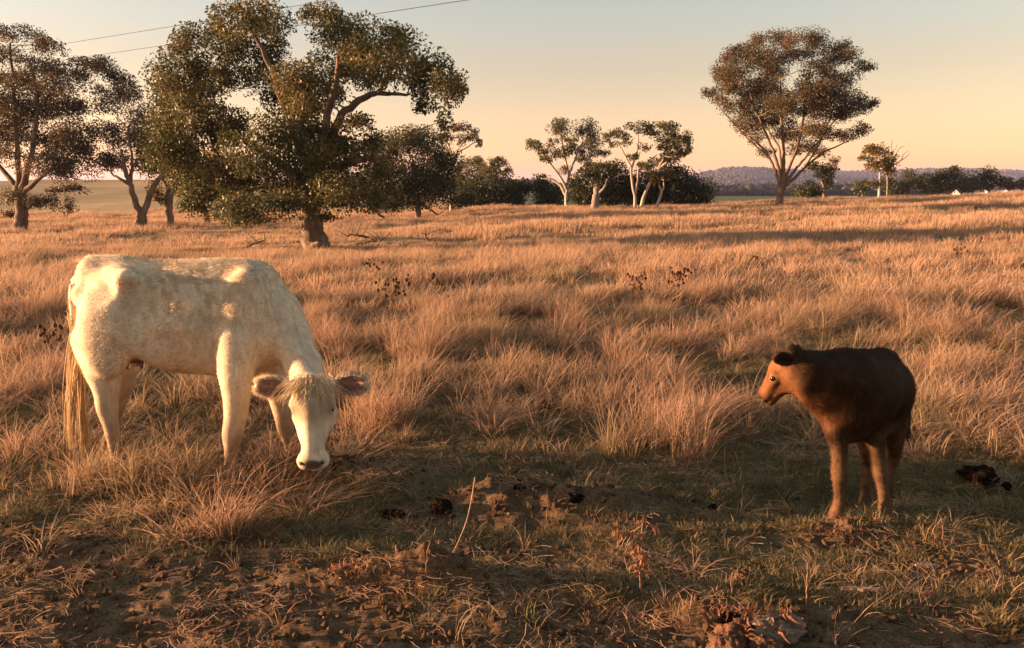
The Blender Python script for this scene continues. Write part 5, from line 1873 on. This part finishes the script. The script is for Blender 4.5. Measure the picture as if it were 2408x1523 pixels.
    for i, (x0, y0, x1, y1, lab) in enumerate([(1002, 1342, 1012, 1272, 'short pale stalk below and left of the curved one'), (1895, 1425, 1898, 1352, 'thin kinked dry twig standing right of the sunlit clod'),
                                              (2362, 1205, 2352, 1165, 'bright seed stalk standing at the right behind the ditch'), (1710, 1120, 1705, 1050, 'twisted dry stalk at the edge of the long grass left of the calf')]):
        g = settle(x0, y0)
        e_ = P(x1, y1, g[1])
        mb = MB()
        r = np.random.default_rng(i + 5)
        mb.tube(bez(g, e_, 8, up=.02, r=r) - g, np.linspace(.0035, .0022, 8), 6)
        o = mobj('dry_stalk', mb.mesh('dry_stalk'), M_stem)
        o.location = tuple(g)
        tag(o, lab, 'stalk')
    # dead spiny plant, orange brown, in the foreground
    g = settle(1508, 1398)
    root = empty('withered_thistle', tuple(g), 'withered orange brown thistle with curled leaves, in the foreground right of centre', 'thistle')
    r = np.random.default_rng(21)
    Yg = g[1]
    W = lambda x, y, o=0: P(x, y, Yg + o) - g
    mb = MB()
    st = np.array([W(1508, 1400), W(1506, 1350), W(1510, 1300), W(1508, 1262), W(1514, 1215)])
    mb.tube(st, [.007, .0065, .006, .005, .0035], 7)
    mb.tube(np.array([W(1508, 1285), W(1490, 1262), W(1462, 1248)]), [.003, .0028, .002], 5)
    mb.tube(np.array([W(1508, 1275), W(1525, 1258), W(1538, 1242)]), [.003, .0028, .002], 5)
    mobj('stem', mb.mesh('stem'), M_stem, root)
    for j, (x, y, dx, dy, n) in enumerate([(1452, 1246, 0, 34, 14), (1490, 1255, -12, 18, 16), (1512, 1232, 0, -16, 20), (1540, 1240, 10, 22, 10), (1502, 1290, -8, 26, 20), (1516, 1310, 8, 30, 22), (1504, 1335, -8, 18, 14), (1520, 1345, 8, 16, 10), (1508, 1262, 0, 8, 16)]):
        mb = MB()
        for i in range(n):
            p0 = W(x + r.normal(0, 5), y + r.normal(0, 6), r.normal(0, .012))
            p1 = p0 + (W(x + dx, y + dy) - W(x, y)) * r.uniform(.3, 1) + r.normal(0, .008, 3)
            ribbon_leaf(mb, p0, p1, r.uniform(.0025, .006), r)
        mobj('leaf_cluster', mb.mesh('leaf_cluster', False), M_crisp, root)
    # sunlit shreds of turned up turf along the soil ridges
    r = np.random.default_rng(25)
    mb = MB()
    for (x0, x1, y, sy, n) in [(775, 960, 1352, 10, 240), (1890, 2060, 1240, 14, 170), (230, 520, 1262, 10, 130), (900, 960, 1345, 14, 50), (0, 60, 1252, 10, 40), (690, 700, 1330, 6, 16), (1370, 1600, 1420, 16, 60), (2130, 2400, 1330, 50, 120), (1160, 1240, 1160, 8, 30)]:
        for i in range(n):
            p = settle_fast(r.uniform(x0, x1), y + r.normal(0, sy))
            p1 = p + np.array((r.normal(0, .018), r.normal(0, .018), r.uniform(.004, .030)))
            ribbon_leaf(mb, p - np.array((0, 0, .004)), p1, r.uniform(.0015, .0045), r)
    o = mobj('turf_shreds', mb.mesh('turf_shreds', False), M_crisp)
    tag(o, 'orange brown shreds of dead turf along the sunlit rims of the soil mounds', kind='stuff')
    # dead thistles among the long grass
    for i, (px, py, h_, sp, hd, lab) in enumerate([
        (1500, 725, 72, 22, 22, 'dark dead thistle in the long grass, left of the pair right of centre'), (1594, 722, 82, 26, 34, 'tallest dark dead thistle, the right one of the pair right of centre'),
        (925, 745, 70, 40, 26, 'spreading dead thistle with many heads behind the neck of the cow'), (1045, 730, 62, 22, 12, 'thin dead thistle halfway between cow and centre'),
        (1012, 690, 42, 10, 7, 'slender dead thistle with few heads right of the spreading one'), (128, 850, 70, 26, 20, 'dead thistle in the grass at the far left behind the cow tail'),
        (1780, 640, 34, 12, 7, 'small dead thistle far back in the grass, above and left of the calf'), (880, 660, 40, 22, 9, 'small dead thistle behind the crest of the cow neck'),
        (2255, 620, 34, 24, 8, 'small dead thistle far back at the right above the calf'), (1270, 1030, 30, 8, 4, 'tiny dead thistle in the open patch near the centre')]):
        thistle(px, py, h_, sp, 40 + i, lab, heads=hd, wide=1.15 if py > 700 else 1.5)
    # fallen branches round the foot of the largest tree
    for i, (x0, y0, segs, lab) in enumerate([
        (880, 566, [(850, 556), (835, 550), (815, 556)], 'grey fallen branch with upturned twigs, nearest the right side of the big trunk'),
        (815, 580, [(850, 572), (885, 568), (905, 560)], 'long low fallen branch in front right of the big trunk'),
        (1012, 574, [(1003, 560), (1000, 548)], 'short broken branch sticking up, right of the big tree'),
        (1095, 552, [(1075, 556), (1062, 564), (1040, 560)], 'curved fallen branch farthest right of the big tree'),
        (560, 590, [(590, 574), (622, 562)], 'dark fallen branch leaning up, left of the big trunk'),
        (1040, 585, [(1000, 584), (960, 588), (930, 586)], 'half buried log lying right of the big tree')]):
        r = np.random.default_rng(i + 90)
        Y = hit(x0, y0, 15, 60) or 33
        b = P(x0, y0, Y)
        pts = [b] + [P(x, y, Y + r.normal(0, .1)) for x, y in segs]
        mb = MB()
        n = len(pts)
        tt = np.linspace(0, n - 1, n * 3)
        q = np.stack([np.interp(tt, range(n), [p[k] for p in pts]) for k in range(3)], -1)
        q[1:] += r.normal(0, .03, (len(q) - 1, 3))
        mb.tube(q - b, np.linspace(.07, .025, len(q)), 7)
        for k in range(5):
            s0 = q[r.integers(1, len(q))]
            e_ = s0 + np.array((r.normal(0, .35), r.normal(0, .2), r.uniform(.05, .38)))
            mb.tube(bez(s0, e_, 5, up=.1, r=r) - b, np.linspace(.022, .008, 5), 5)
        o = mobj('fallen_branch', mb.mesh('fallen_branch'), B_brown)
        o.location = tuple(b)
        tag(o, lab, 'branch', 'fallen branches under the largest gum')
    # two wires crossing the upper left sky
    for i, (a, b, lab) in enumerate([((-260, 164, 95), (1300, -88, 38), 'upper of the two thin power lines crossing the upper left sky'), ((-260, 196, 95), (1500, -62, 38), 'lower of the two thin power lines crossing the upper left sky')]):
        p0, p1 = P(a[0], a[1], a[2]), P(b[0], b[1], b[2])
        t = np.linspace(0, 1, 40)[:, None]
        q = p0 + (p1 - p0) * t
        q[:, 2] -= 4 * .15 * (t * (1 - t))[:, 0]
        mb = MB()
        mb.tube(q - p0, .017, 6)
        o = mobj('power_line', mb.mesh('power_line'), M_wire)
        o.location = tuple(p0)
        tag(o, lab, 'power line', 'power lines')
    # farm sheds beyond the right skyline
    Mw, Mr, Mp = plain('white_shed_wall', (.38, .36, .33), .7, nscale=3, var=.1), plain('pale_shed_roof', (.42, .42, .43), .5, nscale=3, var=.1), plain('pinkish_roof', (.45, .28, .22), .6, nscale=3, var=.1)
    for i, (px, wd, dp, ht, D_, mr, lab) in enumerate([(2405, 9, 6, 4.1, 215, Mr, 'white farm shed showing at the extreme right edge on the skyline'), (2348, 7, 5, 3.7, 225, Mp, 'house with a pinkish roof low on the skyline left of the white shed'), (2285, 9, 4, 3.3, 230, Mr, 'low pale shed on the skyline below the wide pale brown tree')]):
        b = P(px, 470, D_)
        z = float(height(b[0], D_))
        root = empty('farm_shed', (b[0], D_, z - .2), lab, 'shed')
        w2, d2 = wd / 2, dp / 2
        top = P(px, 447, D_)[2] - z + .2
        e_ = max(1.5, top - 1.0)
        V = [(-w2, -d2, 0), (w2, -d2, 0), (w2, d2, 0), (-w2, d2, 0), (-w2, -d2, e_), (w2, -d2, e_), (w2, d2, e_), (-w2, d2, e_), (-w2, 0, top), (w2, 0, top)]
        me = bpy.data.meshes.new('wall')
        me.from_pydata(V, [], [(0, 1, 5, 4), (2, 3, 7, 6), (1, 2, 6, 9, 5), (3, 0, 4, 8, 7)])
        mobj('wall', me, Mw, root)
        me = bpy.data.meshes.new('roof')
        o_ = .25
        k = (top - e_) / d2
        V = []
        for dz in (.02, .14):
            V += [(-w2 - o_, -d2 - o_, e_ - o_ * k + dz), (w2 + o_, -d2 - o_, e_ - o_ * k + dz), (w2 + o_, 0, top + dz), (-w2 - o_, 0, top + dz), (w2 + o_, d2 + o_, e_ - o_ * k + dz), (-w2 - o_, d2 + o_, e_ - o_ * k + dz)]
        me.from_pydata(V, [], [(0, 1, 2, 3), (3, 2, 4, 5), (9, 8, 7, 6), (11, 10, 8, 9), (0, 6, 7, 1), (5, 4, 10, 11), (1, 7, 8, 2), (2, 8, 10, 4), (3, 9, 6, 0), (5, 11, 9, 3)])
        mobj('roof', me, mr, root)
        me = bpy.data.meshes.new('door')
        me.from_pydata([(-1, -d2 - .03, 0), (1, -d2 - .03, 0), (1, -d2 - .03, 2.2), (-1, -d2 - .03, 2.2), (-1, -d2 + .03, 0), (1, -d2 + .03, 0), (1, -d2 + .03, 2.2), (-1, -d2 + .03, 2.2)], [],
                       [(0, 1, 2, 3), (5, 4, 7, 6), (0, 3, 7, 4), (1, 5, 6, 2), (3, 2, 6, 7)])
        mobj('door', me, M_dung, root)


def settle_fast(px, py):
    g = ground_pt(px, py)
    z = float(height(g[0], g[1]))
    g = P(px, py, (CAM_H - z) / math.tan(PITCH + math.atan((py - 761.5) / FPX)))
    return np.array((g[0], g[1], float(height(g[0], g[1]))))


do_details()
def far_woods():
    """wooded cover on the distant ranges and the strip at their foot, nobody could count it"""
    r = np.random.default_rng(77)
    n = 26000
    ang = r.uniform(-.1, .8, n)
    y = 700 * np.exp(r.random(n) * 1.75)
    x = ang * y
    z = height(x, y, False)
    f = fbm(x, y, 260, 4, 41)
    keep = ((z > 8) & (f > .40)) | ((y < 1300) & (f > .55) & (z < 12))
    x, y, z = x[keep], y[keep], z[keep]
    n = len(x)
    # each one a lumpy little crown of a few faces
    ico_v = np.array([(0, 0, 1), (.9, 0, .35), (.28, .85, .35), (-.72, .53, .35), (-.72, -.53, .35), (.28, -.85, .35), (0, 0, -.3)])
    ico_f = np.array([(0, 1, 2), (0, 2, 3), (0, 3, 4), (0, 4, 5), (0, 5, 1), (6, 2, 1), (6, 3, 2), (6, 4, 3), (6, 5, 4), (6, 1, 5)])
    s = r.uniform(3.5, 8.5, n)
    V = ico_v[None] * s[:, None, None] * np.array((1.1, 1.1, .9)) * (1 + r.normal(0, .16, (n, 7, 1)))
    V = V + np.stack([x, y, z + s * .35], -1)[:, None]
    F = (ico_f[None] + np.arange(n)[:, None, None] * 7).reshape(-1, 3)
    me = mesh_np('distant_woodland', V.reshape(-1, 3), F)
    c = np.repeat(np.stack([r.random(n), r.random(n), r.random(n)], -1), 7, axis=0)
    attr_col(me, 'leaf', c)
    o = mobj('distant_woodland', me, L_far)
    tag(o, 'woodland covering the low purple hills on the horizon', 'woodland', kind='stuff')


far_woods()
def haze_box():
    x, y0, y1, z0, z1 = 8000, -8000, 8000, -8, 150
    V = [(sx * x, (y0, y1)[j], (z0, z1)[k]) for k in (0, 1) for j in (0, 1) for sx in (-1, 1)]
    F = [(0, 2, 3, 1), (4, 5, 7, 6), (0, 1, 5, 4), (2, 6, 7, 3), (0, 4, 6, 2), (1, 3, 7, 5)]
    me = mesh_np('haze', V, F)
    m = NT('evening_haze')
    v = m.n('VolumePrincipled')
    v.inputs['Color'].default_value = (.52, .58, 1.0, 1)
    v.inputs['Density'].default_value = .00011
    v.inputs['Anisotropy'].default_value = .2
    m.l(v.outputs[0], m.out.inputs['Volume'])
    o = mobj('haze', me, m.m)
    tag(o, 'thin evening haze over the paddock and hills', kind='stuff')


haze_box()
